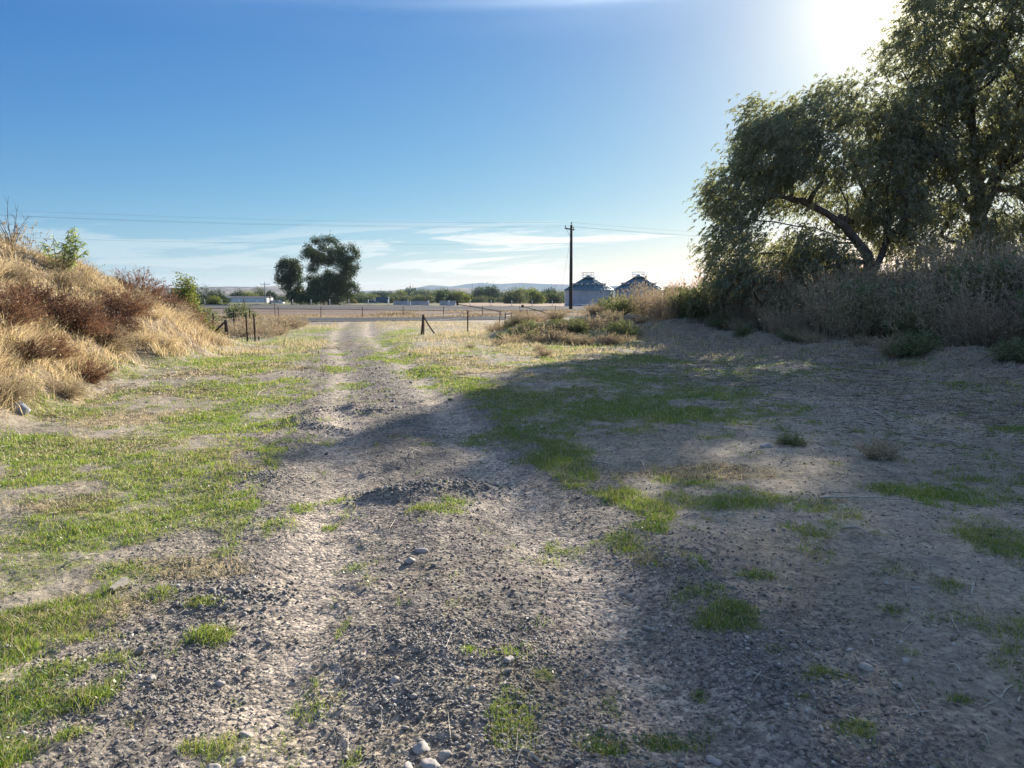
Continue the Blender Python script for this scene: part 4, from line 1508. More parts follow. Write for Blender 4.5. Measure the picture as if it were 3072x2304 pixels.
W_['lowdry'] = weed_mesh('weed', 415, 0.6, 0.55, 110, 1400, 4000, 'dead_weed', 0.4, (0.035, 0.014), 0.010)
W_['yellow'] = weed_mesh('bush', 416, 1.1, 0.9, 110, 1500, 7000, 'yellow_leaf', 0.5, (0.09, 0.035), 0.012, True)

W_['stalks'] = weed_mesh('weed', 417, 0.8, 0.3, 42, 260, 600, 'dead_weed', 0.8, (0.06, 0.026), 0.02, roots=2.6)
W_['strawclump'] = weed_mesh('weed', 418, 0.5, 0.45, 260, 400, 600, 'straw', 0.6, (0.03, 0.01), 0.011, roots=0.6)


def plant(kind, x, y, s, label, group=None, sz=None, cat=None, dz=0.0, tilt=0.0):
    nm = 'bush' if kind.startswith('rust') or kind == 'yellow' else 'weed'
    o = link(nm, W_[kind])
    o.location = (x, y, Hs(x, y) - 0.04 + dz)
    o.rotation_euler = (random.uniform(-.08, .08), tilt, random.uniform(0, 6.28))
    o.scale = (s, s, sz or s)
    tag(o, label, cat or ('bush' if nm == 'bush' else 'weed'), group)
    return o


random.seed(11)


def plant_px(kind, px, Y, s, label, group=None, sz=None):
    return plant(kind, (px - 512) / F * Y, Y, s, label, group, sz)


# reddish tumbleweeds on the mound
gM = 'rust brown weeds on the mound'
for kind, px, Y, s, lab in [
    ('rust2', 108, 18.0, .85, 'dark brown bush at the crest where the mound drops'),
    ('rust1', 124, 19.0, .9, 'rust red bush in the middle of the mound crest line'),
    ('rust2', 97, 16.8, .7, 'dark shadowed bush left of the rust red crest bush'),
    ('rust1', 140, 22.0, 1.1, 'rust bush towards the low end of the mound'),
    ('rust2', 152, 24.5, 1.3, 'dark brown bush at the far end of the mound'),
    ('rust1', 165, 26.5, 1.7, 'tall rust bush in front of the yellow green tree'),
    ('rust1', 177, 27.0, 1.6, 'rust bush at the very end of the mound'),
    ('rust2', 30, 15.0, .85, 'dark brown bush high on the left of the mound'),
    ('rust1', 8, 13.0, .85, 'rust bush at the left picture edge halfway up the mound'),
    ('rust2', 55, 15.5, .95, 'dark brown bush in the middle of the mound face'),
    ('rust1', 78, 16.0, .95, 'broad rust bush spreading down the mound face'),
    ('rust1', 50, 13.4, .55, 'rust bush low on the mound face'),
    ('rust2', 22, 12.0, 0.55, 'small dark bush above the straw at lower left'),
    ('rust1', 85, 14.0, 0.6, 'small rust bush near the foot of the mound'),
    ('rust3', 108, 17.0, 0.8, 'faded brown bush below the dark crest bush'),
    ('rust3', 135, 20.0, 0.8, 'faded brown bush on the lower face near the end'),
    ('rust3', 178, 24.0, 0.8, 'faded brown tuft between mound end and fence'),
    ('rust3', 62, 12.0, 0.45, 'faded brown bush at the foot of the mound'),
    ('rust3', 20, 17.0, 0.5, 'faded brown bush near the top at the left edge'),
    ('rust3', 70, 19.0, 0.6, 'faded brown tuft below the green sapling'),
    ('rust3', 6, 10.6, 0.5, 'small brown bush at the left edge near the grey rock')]:
    plant_px(kind, px, Y, s, lab, gM)
for k in range(46):
    y_ = random.uniform(10, 24)
    x_ = random.uniform(-12.5, -7.2)
    if mound(np.array([x_]), np.array([y_]))[0] < 0.12: continue
    kind = random.choice(['stalks', 'strawclump', 'strawclump', 'strawclump'])
    plant(kind, x_, y_, random.uniform(.5, 1.0), {'stalks': 'loose dry stalks poking out of the straw on the mound', 'lowdry': 'small faded weed in the straw on the mound', 'strawclump': 'thick straw clump on the mound'}[kind], {'stalks': 'dry stalks on the mound', 'lowdry': 'small faded weeds on the mound', 'strawclump': 'straw clumps on the mound'}[kind])
plant_px('yellow', 200, 31.0, 0.9, 'yellow green leafy bush just left of the fence corner', 'leafy bushes by the left fence')
plant_px('yellow', 192, 34.0, 0.9, 'yellow green bush behind the end of the mound', 'leafy bushes by the left fence')
plant_px('low', 213, 45.0, 1.3, 'dark green bush in the ditch behind the left fence', 'leafy bushes by the left fence')
plant_px('low', 240, 60.0, 2.4, 'dark round bush on the bank between the two roads', 'bushes on the road bank')
plant_px('low', 207, 62.0, 1.8, 'small dark bush on the bank left of the round one', 'bushes on the road bank')
# brown weeds behind the left fence
gD = 'brown ditch weeds behind the left fence'
for k in range(70):
    Y = random.uniform(32, 50)
    px = 205 + random.uniform(0, 1) * (95 + (Y - 33) * 2.4)
    x_ = (px - 512) / F * Y
    if abs(x_ - float(track_c(Y))) < 3.0: continue
    plant(random.choice(['stalks', 'stalks', 'stalks', 'lowdry']), x_, Y, random.uniform(0.7, 1.15), 'brown dry weed in the ditch behind the left fence', gD, cat='weed')
# soil heaps at the middle right, overgrown
gH = 'weeds on the soil heaps'
for kind, px, Y, s, lab in [
    ('low', 515, 29.4, 0.9, 'green weed on the left end of the soil heap'), ('low', 530, 30.0, 1.1, 'dark green weed on the first soil heap'),
    ('rust3', 522, 32.0, 0.8, 'brown weed on top of the first soil heap'), ('rust1', 540, 33.0, 0.7, 'rusty weed on the ridge of the heap below the power pole'),
    ('rust1', 552, 33.5, 0.7, 'rusty weed on the heap close left of the power pole'), ('lowdry', 556, 31.5, 1.0, 'faded weed below the rusty ones on the heap'),
    ('low', 575, 30.0, 1.1, 'dark green weed on the middle heap under the power pole'), ('lowdry', 588, 31.0, 1.0, 'straw coloured weed on the middle heap'),
    ('stalks', 604, 30.5, 1.2, 'brown stalks on the right heap below the first grain bin'), ('rust3', 560, 28.4, 0.6, 'brown tuft in front of the middle heap'),
    ('lowdry', 536, 28.0, 0.7, 'straw tuft in front of the first heap'), ('lowdry', 585, 27.6, 0.8, 'straw tuft at the foot of the middle heap'),
    ('low', 622, 29.0, 1.2, 'green weed at the foot of the tall thicket'), ('lowdry', 610, 27.5, 0.9, 'straw tuft left of the tree shadow'),
    ('lowdry', 496, 34.0, 1.0, 'pale weed round the leaning fence posts'), ('lowdry', 505, 33.0, 1.1, 'pale weed at the left end of the heaps')]:
    plant_px(kind, px, Y, s, lab, gH)
for k in range(34):
    Y = random.uniform(27.5, 34)
    px = random.uniform(500, 650)
    kind = random.choice(['strawclump', 'strawclump', 'stalks', 'low', 'lowdry'])
    plant_px(kind, px, Y, random.uniform(.6, 1.0), {'strawclump': 'matted straw clump on the soil heaps', 'stalks': 'loose brown stalks on the soil heaps', 'low': 'low green weed on the soil heaps', 'lowdry': 'low faded weed on the soil heaps'}[kind], {'strawclump': 'straw clumps on the heaps', 'stalks': 'brown stalks on the heaps', 'low': 'green weeds on the heaps', 'lowdry': 'faded weeds on the heaps'}[kind])
# tall thicket in front of the grain bins and the willows
gT = 'tall dry weeds of the thicket'
TH_ = [('tall3', 610, 33.5, .68, 'tall green weed in front of the first grain bin'), ('tall2', 600, 35.5, .7, 'tall tan weed at the left end of the thicket'),
       ('tall3', 622, 34.0, .75, 'dark leafy weed between the two grain bins'), ('tall2', 618, 36.5, .85, 'tall tan weed between the two grain bins'), ('tall2', 634, 35.5, .85, 'tall tan weed in front of the second grain bin'),
       ('tall1', 645, 35.0, .85, 'pinkish weed in front of the second grain bin'), ('tall2', 652, 33.0, .9, 'tan weed low in front of the second grain bin'), ('tall1', 660, 36.0, .9, 'pinkish weed at the right edge of the second grain bin'),
       ('tall1', 672, 35.0, .98, 'pinkish weed below the dark bushy tree'), ('tall1', 684, 34.0, 1.1, 'pinkish weed left of the willow foliage'), ('tall2', 694, 33.5, 1.1, 'tan weed under the left tip of the willow'),
       ('tall1', 668, 31.5, .85, 'pinkish weed in the front row left of the willow'), ('tall3', 690, 31.0, .8, 'dark green weed in the front row left of the willow'), ('tall3', 706, 30.5, .9, 'green weed under the left edge of the willow'),
       ('tall3', 722, 31.5, 1.1, 'green leafy weed under the left limbs of the willow')]
for kind, px, Y, s, lab in TH_:
    plant_px(kind, px, Y, s, lab, gT)
labs = {'tall1': 'pinkish dry weed in the shaded thicket under the willows', 'tall2': 'tan dry weed in the shaded thicket under the willows', 'tall3': 'green leafy weed in the shaded thicket under the willows'}
random.seed(23)
for k in range(95):
    t = (k + random.random()) / 95
    y_ = 33.0 - 23.0 * t
    fx = float(np.interp(y_, [4, 15, 24, 35], [12.0, 9.6, 8.0, 5.2]))
    x_ = fx + random.uniform(1.2, 1.2 + 5.5) + (0.8 if y_ < 20 else 0)
    if abs(math.degrees(math.atan2(x_, y_))) > 42: continue
    kind = random.choice(['tall1', 'tall1', 'tall2', 'tall2', 'tall2', 'tall3'])
    dist = x_ - fx
    plant(kind, x_, y_, random.uniform(0.6, 1.1) * (0.72 + 0.12 * dist), labs[kind], {'tall1': 'pinkish weeds of the shaded thicket', 'tall2': 'tan weeds of the shaded thicket', 'tall3': 'green weeds of the shaded thicket'}[kind])
for k in range(18):
    px = random.uniform(735, 905)
    Y = random.uniform(29, 34)
    plant_px(random.choice(['tall1', 'tall2', 'tall2']), px, Y, random.uniform(1.05, 1.5), 'tallest grey brush standing against the willow trunks', 'tall grey brush at the willow trunks')
for k in range(20):
    t = (k + random.random()) / 20
    y_ = 34.0 - 21.0 * t
    fx = float(np.interp(y_, [4, 15, 24, 35], [12.0, 9.6, 8.0, 5.2]))
    x_ = fx + random.uniform(0.2, 1.8)
    if abs(math.degrees(math.atan2(x_, y_))) > 42: continue
    kind = random.choice(['low', 'lowdry', 'lowdry'])
    plant(kind, x_, y_, random.uniform(0.6, 1.1), {'low': 'low green weed along the front of the shaded thicket', 'lowdry': 'low straw coloured weed along the front of the shaded thicket'}[kind], {'low': 'low green weeds fronting the thicket', 'lowdry': 'low straw weeds fronting the thicket'}[kind])
plant_px('lowdry', 885, 7.6, 0.45, 'small dead weed clump on the shaded soil near the long stick', 'small weeds on open soil')
plant_px('low', 795, 8.4, 0.3, 'small dark weed in the middle of the shaded soil', 'small weeds on open soil')
plant_px('lowdry', 545, 20.9, 0.5, 'small grey weed at the tip of the tree shadow', 'small weeds on open soil')
plant_px('lowdry', 500, 26.5, 0.5, 'brown weed tuft on the flat right of the fence brace', 'small weeds on open soil')
plant_px('lowdry', 470, 24.5, 0.35, 'little brown weed tuft right of the track', 'small weeds on open soil')
plant_px('lowdry', 540, 24.0, 0.4, 'little brown weed tuft left of the bright green grass', 'small weeds on open soil')

# willow sapling and bare twigs on the mound
random.seed(3)


def sapling():
    global rng
    rng = np.random.default_rng(55)
    x_, y_ = -11.35, 19.6
    z0 = Hs(x_, y_)
    root = empty('sapling', (x_, y_, z0 - 0.1))
    tag(root, 'leafy green willow sapling on top of the mound', 'sapling')
    mb = MB()
    P, D = [], []
    k = y_ / F
    for (dx0, dx1, hh_, cv_) in [(-4, -16, 0.9, 0.1), (-2, -8, 1.1, 0.05), (0, 6, 1.25, 0.1), (2, 13, 1.35, 0.1), (3, 21, 1.15, 0.1), (2, 17, 0.8, 0.1), (0, 2, 0.9, 0), (3, 24, 0.7, .1), (1, 10, 1.05, .1), (2, 15, 1.2, .05), (2, 19, .95, .05)]:
        pts = []
        for q in range(9):
            t = q / 8
            pts.append(((dx0 + (dx1 - dx0) * t) * k, math.sin(t * 2 + dx1) * 0.12, hh_ * t * (1 - 0.1 * t) + cv_ * math.sin(3 * t) * .3))
        mb.tube(pts, [0.012 * (1 - 0.8 * q / 8) + 0.002 for q in range(9)], 5)
        for q in range(60):
            t = random.uniform(0.15, 1)
            a = min(int(t * 8), 7)
            f = t * 8 - a
            p = np.array(pts[a]) * (1 - f) + np.array(pts[a + 1]) * f
            P.append(p)
            s = random.choice([-1, 1])
            D.append((s * random.uniform(0.3, 1), random.uniform(-.6, .6), random.uniform(-1.0, 0.2)))
    mb.build('stem', M['twig'], root, True)
    P, D = np.array(P), np.array(D)
    n = len(P)
    VV, FF = leaves(P, D, rng.uniform(0.10, 0.19, n), rng.uniform(0.024, 0.04, n))
    link('leaves', npmesh('leaves', VV, FF, False, [M['sapling_leaf']]), root)


sapling()


def bare(name, label, x_, y_, hh_, n, spread, seed, rad=0.012):
    random.seed(seed)
    mb = MB()
    for k in range(n):
        a = random.uniform(0, 6.28)
        l = hh_ * random.uniform(0.6, 1.05)
        sx, sy = math.cos(a) * spread * random.uniform(.3, 1), math.sin(a) * spread * 0.6
        pts = [(sx * t ** 1.3 + 0.03 * math.sin(5 * t + k), sy * t, l * (t - 0.12 * t * t) - 0.05) for t in [q / 6 for q in range(7)]]
        mb.tube(pts, [rad * (1 - 0.8 * q / 6) for q in range(7)], 5)
        for q in range(4):
            b = Vector(pts[random.randint(2, 5)])
            d = Vector((random.uniform(-1, 1), random.uniform(-.5, .5), random.uniform(0.2, 1))).normalized() * l * random.uniform(.12, .3)
            mb.tube([b, b + d * .5 + Vector((0, 0, .02)), b + d + Vector((0, 0, -0.02))], [rad * .35, rad * .25, rad * .12], 4)
    o = mb.build(name, M['old_post'], None, True)
    o.location = (x_, y_, Hs(x_, y_))
    tag(o, label, 'shrub')
    return o


bare('bare_shrub', 'leafless dark twigs standing on the mound at the left edge', -12.15, 18.9, 1.45, 9, 0.5, 5)
bare('bare_shrub', 'few thin bare twigs on the crest right of the sapling', -10.9, 21.5, 0.55, 5, 0.3, 6, 0.008)
bare('bare_shrub', 'dark bare twigs above the rust bushes near the yellow green tree', -12.3, 26.5, 1.9, 7, 0.9, 7, 0.012)

# ------------------------------------------------------------------ fences


def fence(label, posts, wires, name='fence', group=None, braces=(), wiremat='wire', wr=0.0035):
    """posts: (x, y, height, radius, lean_x, material, part name)"""
    x0, y0 = posts[0][:2]
    z0 = Hs(x0, y0)
    root = empty(name, (x0, y0, z0))
    tag(root, label, 'fence', group)
    tops = []
    for (x_, y_, h_, r_, ln_, mt, nm) in posts:
        z_ = Hs(x_, y_) - z0
        mb = MB()
        if nm == 'steel_post':
            rot = Matrix.Rotation(0.3, 3, 'Z')
            mb.tube([(x_ - x0, y_ - y0, z_ - 0.1), (x_ - x0 + ln_, y_ - y0, z_ + h_)], r_, 4)
            mb.tube([(x_ - x0 + r_ * 1.2, y_ - y0, z_ - 0.1), (x_ - x0 + ln_ + r_ * 1.2, y_ - y0, z_ + h_ * 0.98)], r_ * 0.5, 4)
        else:
            mb.tube([(x_ - x0, y_ - y0, z_ - 0.15), (x_ - x0 + ln_ * 0.5 + r_ * .3, y_ - y0, z_ + h_ * .5), (x_ - x0 + ln_, y_ - y0, z_ + h_ - r_ * .2), (x_ - x0 + ln_, y_ - y0, z_ + h_)], [r_ * 1.1, r_, r_ * .95, r_ * .6], 8)
        mb.build(nm, M[mt], root, nm != 'steel_post')
        tops.append((x_ - x0, y_ - y0, z_, h_, ln_))
    for (a, b, r_) in braces:
        mb = MB().tube([(a[0] - x0, a[1] - y0, a[2] - z0), ((a[0] + b[0]) / 2 - x0, (a[1] + b[1]) / 2 - y0, (a[2] + b[2]) / 2 - z0 - 0.03), (b[0] - x0, b[1] - y0, b[2] - z0)], r_, 7)
        mb.build('brace', M['old_post'], root, True)
    for fr_ in wires:
        mb = MB()
        pts = []
        for k in range(len(tops) - 1):
            a, b = tops[k], tops[k + 1]
            for q in range(7):
                t = q / 6
                if k and q == 0: continue
                pts.append((a[0] + a[4] * fr_ + (b[0] + b[4] * fr_ - a[0] - a[4] * fr_) * t, a[1] + (b[1] - a[1]) * t - 0.03, a[2] + a[3] * fr_ + (b[2] + b[3] * fr_ - a[2] - a[3] * fr_) * t - 0.05 * math.sin(math.pi * t)))
        mb.tube(pts, wr, 4)
        mb.build('wire', M[wiremat], root, True)
    return root


def gp(px, Y):
    return (px - 512) / F * Y, Y


x1, y1 = gp(227.4, 29.3)
x2, y2 = gp(247.4, 29.6)
x3, y3 = gp(255, 29.8)
z1 = Hs(x1, y1)
fence('rusty left fence with a braced corner post beside the track',
      [(x1, y1, .82, .055, -.03, 'old_post', 'wooden_post'), (x2, y2, 1.02, .022, -.03, 'rusty_steel', 'steel_post'), (x3, y3, 1.02, .022, -.02, 'rusty_steel', 'steel_post')],
      [.25, .5, .72, .93], braces=[((x1 - 0.03, y1, z1 + .78), (x1 - .62, y1 - .2, Hs(x1 - .62, y1 - .2) + .22), .04)])
# the same fence runs left into the weeds
fence('left fence running back from the corner post into the brown weeds',
      [(x1 - 0.1, y1 + .1, .8, .03, 0, 'rusty_steel', 'steel_post'), (-13.6, 35, 1.0, .022, 0.02, 'rusty_steel', 'steel_post'), (-14.8, 41, 1.0, .022, -.02, 'rusty_steel', 'steel_post'), (-16.0, 47, 1.0, .022, .0, 'rusty_steel', 'steel_post')],
      [.3, .6, .92])
mb = MB().tube([(0, 0, -.1), (0.01, 0, .17)], .03, 6)
o = mb.build('stub_post', M['old_post'])
xs_, ys_ = gp(258.8, 30.4)
o.location = (xs_, ys_, Hs(xs_, ys_))
tag(o, 'short broken post stub right of the left fence posts', 'post')

xr, yr = gp(421.6, 34.6)
xr2, yr2 = gp(423.6, 34.8)
xr3, yr3 = gp(467.6, 39)
xr4, yr4 = gp(503.5, 36.5)
xr5, yr5 = gp(512, 40)
zr = Hs(xr, yr)
fence('old right fence with a braced wooden corner post beside the track',
      [(xr, yr, .90, .055, .09, 'old_post', 'wooden_post'), (xr2, yr2, .92, .03, .03, 'old_post', 'wooden_post'), (xr3, yr3, 1.07, .024, .01, 'rusty_steel', 'steel_post'), (xr4, yr4, .95, .03, .10, 'old_post', 'wooden_post'), (xr5, yr5, .9, .03, -.05, 'old_post', 'wooden_post')],
      [.45, .7, .92], braces=[((xr + .08, yr, zr + .86), (xr + .6, yr - .1, Hs(xr + .6, yr - .1) + .03), .035)])
x6, y6 = gp(499, 44)
x7, y7 = gp(528, 46)
fence('two leaning posts of the right fence near the soil heap', [(x6, y6, .95, .03, .08, 'old_post', 'wooden_post'), (x7, y7, .95, .03, -.05, 'old_post', 'wooden_post')], [.6, .9])

ps = []
for k in range(-6, 16):
    x_ = -17.0 + k * 3.55
    y_ = float(FRn(x_)) + 14.0
    ps.append((x_, y_, .95, .022, random.uniform(-.03, .03), 'rusty_steel', 'steel_post'))
fence('thin wire fence on the grassy strip between side road and highway', ps, [.3, .6, .92], wr=0.006)
ps = []
for k in range(40):
    x_ = -62.0 + k * 2.95
    y_ = float(HWn(x_)) + 31.5
    ps.append((x_, y_, 1.0, .045, 0, 'white_paint', 'white_post'))
fence('long rail with white posts on the far side of the highway', ps, [.12, .2], wiremat='black_rail', wr=0.06)

# ------------------------------------------------------------------ power line


def power_pole(x_, y_, h_, r_, arm, rot, label, mat='pole_wood', arms=1, base=None):
    z_ = Hs(x_, y_) if base is None else base
    root = empty('power_pole', (x_, y_, z_), rot)
    tag(root, label, 'power pole')
    MB().tube([(0, 0, -.3), (0, 0, h_ * .5), (0, 0, h_)], [r_ * 1.25, r_ * 1.1, r_ * .85], 12).build('pole', M[mat], root, True)
    for a in range(arms):
        za = h_ - 0.45 - a * 0.9
        cr = MB().box((0, r_ + .06, za), (arm, .10, .13)).build('crossarm', M[mat], root)
        for s in (-1, 1):
            MB().tube([(s * arm * .30, r_ + .12, za - .04), (0, r_ + .02, za - .75)], .022, 5).build('brace', M['galvanised'], root, True)
            MB().tube([(s * arm * .46, r_ + .06, za + .06), (s * arm * .46, r_ + .06, za + .16), (s * arm * .46, r_ + .06, za + .19), (s * arm * .46, r_ + .06, za + .30), (s * arm * .46, r_ + .06, za + .33)], [.02, .02, .075, .07, .03], 8).build('insulator', M['porcelain'], root, True)
    MB().tube([(0, 0, h_), (0, 0, h_ + .14), (0, 0, h_ + .17), (0, 0, h_ + .30), (0, 0, h_ + .34)], [.025, .025, .08, .07, .03], 8).build('insulator', M['porcelain'], root, True)
    return root


px_, py_ = 6.85, 90.0
power_pole(px_, py_, 10.0, .17, 2.4, R(60), 'tall dark wooden power pole left of the first grain bin', base=0.1)
power_pole(-74.5, 59.0, 10.4, .15, 2.4, R(75), 'power pole outside the left picture edge carrying the wires', base=0)
power_pole(59.5, 110.0, 10.4, .15, 2.4, R(75), 'power pole hidden behind the willow carrying the wires', base=0.1)
q = at(264.6, 282.7, 235)
power_pole(q[0], 235, q[2] + .3, .14, 3.0, R(0), 'pale thin power pole with crossarm behind the white building', 'grey_wall', base=-.3)
q = at(269.8, 293.5, 200)
o = MB().tube([(0, 0, 0), (0, 0, q[2] + .4)], [.2, .16], 8).build('utility_post', M['old_post'], None, True)
o.location = (q[0], 200, -.4)
tag(o, 'short dark post right of the white building', 'post')
q = at(646.2, 276, 130)
power_pole(q[0], 130, q[2] + .1, .11, 1.6, R(80), 'short power pole in front of the second grain bin', base=-.1, arms=2)


def wire(name, a, b, sag, label, rad=0.007, n=28, group='overhead wires'):
    pts = []
    for k in range(n + 1):
        t = k / n
        pts.append((b[0] * t - a[0] * t, b[1] * t - a[1] * t, (b[2] - a[2]) * t - sag * 4 * t * (1 - t)))
    o = MB().tube(pts, rad, 5).build(name, M['line_wire'], None, True)
    o.location = a
    tag(o, label, 'wire', group)


LP = (-74.5, 59.0)
RP = (59.5, 110.0)
for dxy, z_, lab in [((-0.55, -0.95), 9.9, 'front one of the three high wires'), ((0, 0), 10.4, 'top middle one of the three high wires'), ((0.55, 0.95), 9.95, 'rear one of the three high wires')]:
    wire('power_line', (LP[0] + dxy[0], LP[1] + dxy[1], z_), (px_ + dxy[0], py_ + dxy[1], z_ + .02), 0.95, lab + ' left of the tall pole')
    wire('power_line', (px_ + dxy[0], py_ + dxy[1], z_ + .02), (RP[0] + dxy[0], RP[1] + dxy[1], z_), 0.7, lab + ' right of the tall pole')
wire('power_line', (LP[0], LP[1], 7.7), (px_ - .1, py_ - .17, 8.0), 0.75, 'single lower wire crossing behind the big dark tree top')
wire('guy_wire', (px_ - 1.6, py_ - 1.5, 0.2), (px_ - .1, py_ - .1, 8.6), 0.0, 'thin guy wire slanting beside the tall pole', 0.012, 4)

# road sign on the bank, seen from behind
q = at(274.8, 305, 76)
root = empty('road_sign', (q[0], 76, 0.1))
tag(root, 'small road sign on a dark post between the two roads, seen from behind', 'sign')
MB().box((0, 0, .62), (.06, .06, 1.25)).build('post', M['old_post'], root)
MB().box((0, -.05, 1.28), (.85, .02, .22)).build('panel', M['sign_back'], root)
q = at(251.6, 300, 72)
root = empty('marker_post', (q[0], 70, 0))
tag(root, 'tall dark marker post behind the left fence posts', 'post')
MB().box((0, 0, .8), (.09, .09, 1.6)).build('post', M['old_post'], root)
MB().box((0, -.06, .55), (.22, .03, .14)).build('plate', M['old_post'], root)

# leaning timber poles by the soil heap
for (a, b, Y, lab) in [((457.5, 304.3), (496, 310.5), 58, 'long brown timber pole slanting down over the field, left of the heap'), ((522.5, 306.2), (543, 312), 50, 'shorter brown timber pole slanting down onto the heap')]:
    A, B = at(a[0], a[1], Y), at(b[0], b[1], Y - 2)
    root = empty('leaning_pole', (B[0], B[1], B[2]))
    tag(root, lab, 'pole')
    A = tuple(A[k] - B[k] for k in range(3))
    MB().tube([(0.3, 0, -.12), (0, 0, 0), A], [.038, .038, .03], 8).build('beam', M['twig'], root, True)
    MB().box(A, (.16, .16, .18)).build('end_block', M['black_rail'], root)


# ------------------------------------------------------------------ grain bins
def grain_bin(cx, cy, rad, wall, peak, label, seed):
    random.seed(seed)
    root = empty('grain_bin', (cx, cy, -0.2))
    tag(root, label, 'grain bin', 'corrugated grain bins')
    n = 64
    mb = MB()
    mb.tube([(0, 0, 0), (0, 0, wall)], rad, n, False)
    for k in range(1, 5):
        z = wall * k / 5
        mb.tube([(0, 0, z - .03), (0, 0, z + .03)], rad + .03, n, False)
    mb.build('wall', M['bin_wall'], root)
    # roof: panels with raised ribs
    m = 40
    rt = 0.75
    e0, e1 = rad + .18, rt
    mb = MB()
    for k in range(m):
        a0, a1 = 2 * math.pi * k / m, 2 * math.pi * (k + 1) / m
        mb.poly([(math.cos(a0) * e0, math.sin(a0) * e0, wall - .08), (math.cos(a1) * e0, math.sin(a1) * e0, wall - .08), (math.cos(a1) * e1, math.sin(a1) * e1, peak), (math.cos(a0) * e1, math.sin(a0) * e1, peak)])
    rf = mb.build('roof', M['bin_roof'], root)
    mb = MB()
    for k in range(m):
        a0 = 2 * math.pi * k / m
        c_, s_ = math.cos(a0), math.sin(a0)
        mb.tube([(c_ * e0, s_ * e0, wall - .05), (c_ * e1, s_ * e1, peak + .03)], .06, 4)
    mb.build('roof_ribs', M['bin_roof'], rf)
    # ring of roof vents
    for k in range(20):
        a0 = 2 * math.pi * (k + .5) / 20
        t = 0.40
        r_ = e0 + (e1 - e0) * t
        z_ = wall + (peak - wall) * t
        rot = Matrix.Rotation(a0, 3, 'Z')
        v = MB()
        v.box((math.cos(a0) * r_, math.sin(a0) * r_, z_ + .16), (.5, .42, .26), rot)
        v.box((math.cos(a0) * (r_ + .12), math.sin(a0) * (r_ + .12), z_ + .32), (.66, .52, .05), rot)
        v.build('roof_vent', M['galvanised'], rf)
    # cap, platform, railing
    MB().tube([(0, 0, peak - .05), (0, 0, peak + .12), (0, 0, peak + .28), (0, 0, peak + .45)], [rt + .1, rt + .05, .5, .22], 24).build('cap', M['bin_roof'], root)
    mb = MB()
    mb.tube([(0, 0, peak - .04), (0, 0, peak + .02)], 1.45, 20)
    pl = mb.build('platform', M['galvanised'], root)
    mb = MB()
    for k in range(10):
        a0 = 2 * math.pi * k / 10
        mb.tube([(math.cos(a0) * 1.4, math.sin(a0) * 1.4, peak), (math.cos(a0) * 1.4, math.sin(a0) * 1.4, peak + 1.0)], .03, 5)
    for zz_ in (.5, 1.0):
        ring = [(math.cos(2 * math.pi * k / 20) * 1.4, math.sin(2 * math.pi * k / 20) * 1.4, peak + zz_) for k in range(21)]
        mb.tube(ring, .03, 5, False)
    mb.build('railing', M['galvanised'], root)
    # roof ladder with hand rails on the right slope, and wall ladder
    mb = MB()
    ang = R(-18)
    for s in (-.28, .28):
        for dz_ in (.12, .75):
            mb.tube([(math.cos(ang) * e0 - s * math.sin(ang), math.sin(ang) * e0 + s * math.cos(ang), wall + dz_), (math.cos(ang) * 1.3 - s * math.sin(ang), math.sin(ang) * 1.3 + s * math.cos(ang), peak - .1 + dz_)], .025, 5)
    for k in range(18):
        t = k / 17
        r_ = e0 + (1.3 - e0) * t
        z_ = wall + .12 + (peak - wall - .1) * t
        mb.tube([(math.cos(ang) * r_ + .28 * math.sin(ang), math.sin(ang) * r_ - .28 * math.cos(ang), z_), (math.cos(ang) * r_ - .28 * math.sin(ang), math.sin(ang) * r_ + .28 * math.cos(ang), z_)], .02, 4)
    mb.build('roof_ladder', M['galvanised'], root)
    mb = MB()
    for s in (-.25, .25):
        mb.tube([(rad + .15, s, 0.2), (rad + .15, s, wall + .6)], .03, 5)
    for k in range(12):
        mb.tube([(rad + .15, -.25, .3 + k * .3), (rad + .15, .25, .3 + k * .3)], .02, 4)
    mb.build('wall_ladder', M['galvanised'], root)
    # hatch door high on the wall
    a0 = R(-90 + 24)
    h_ = MB().box((math.cos(a0) * (rad + .03), math.sin(a0) * (rad + .03), wall - .55), (.08, .62, .5), Matrix.Rotation(a0, 3, 'Z')).build('hatch', M['white_metal'], root)
    MB().box((math.cos(a0) * (rad + .09), math.sin(a0) * (rad + .09), wall - .5), (.05, .38, .28), Matrix.Rotation(a0, 3, 'Z')).build('hatch_panel', M['roof_dark'], h_)
    return root


BY = 160.0
kb = BY / F
c1 = (588 - 512) / F * BY
c2 = (638.4 - 512) / F * BY
zw = at(588, 290, BY)[2] + .2
zp = at(588, 277.6, BY)[2] + .2
grain_bin(c1, BY, 23.8 * kb, zw, zp, 'left one of the two corrugated steel grain bins', 1)
zw2, zp2 = at(638, 289.2, BY)[2] + .2, at(638, 276.8, BY)[2] + .2
grain_bin(c2, BY + 1, 24.0 * kb, zw2, zp2, 'right one of the two corrugated steel grain bins', 2)
# catwalk between the bins
root = empty('catwalk', ((c1 + c2) / 2, BY, zw - .35))
tag(root, 'little galvanised catwalk joining the eaves of the two grain bins', 'catwalk')
MB().box((0, 0, 0), (1.6, .6, .06)).build('deck', M['galvanised'], root)
mb = MB()
for s in (-.3, .3):
    for z in (.45, .9): mb.tube([(-.8, s, z), (.8, s, z)], .02, 5)
    for xx in (-.8, 0, .8): mb.tube([(xx, s, 0), (xx, s, .9)], .02, 5)
mb.build('railing', M['galvanised'], root)
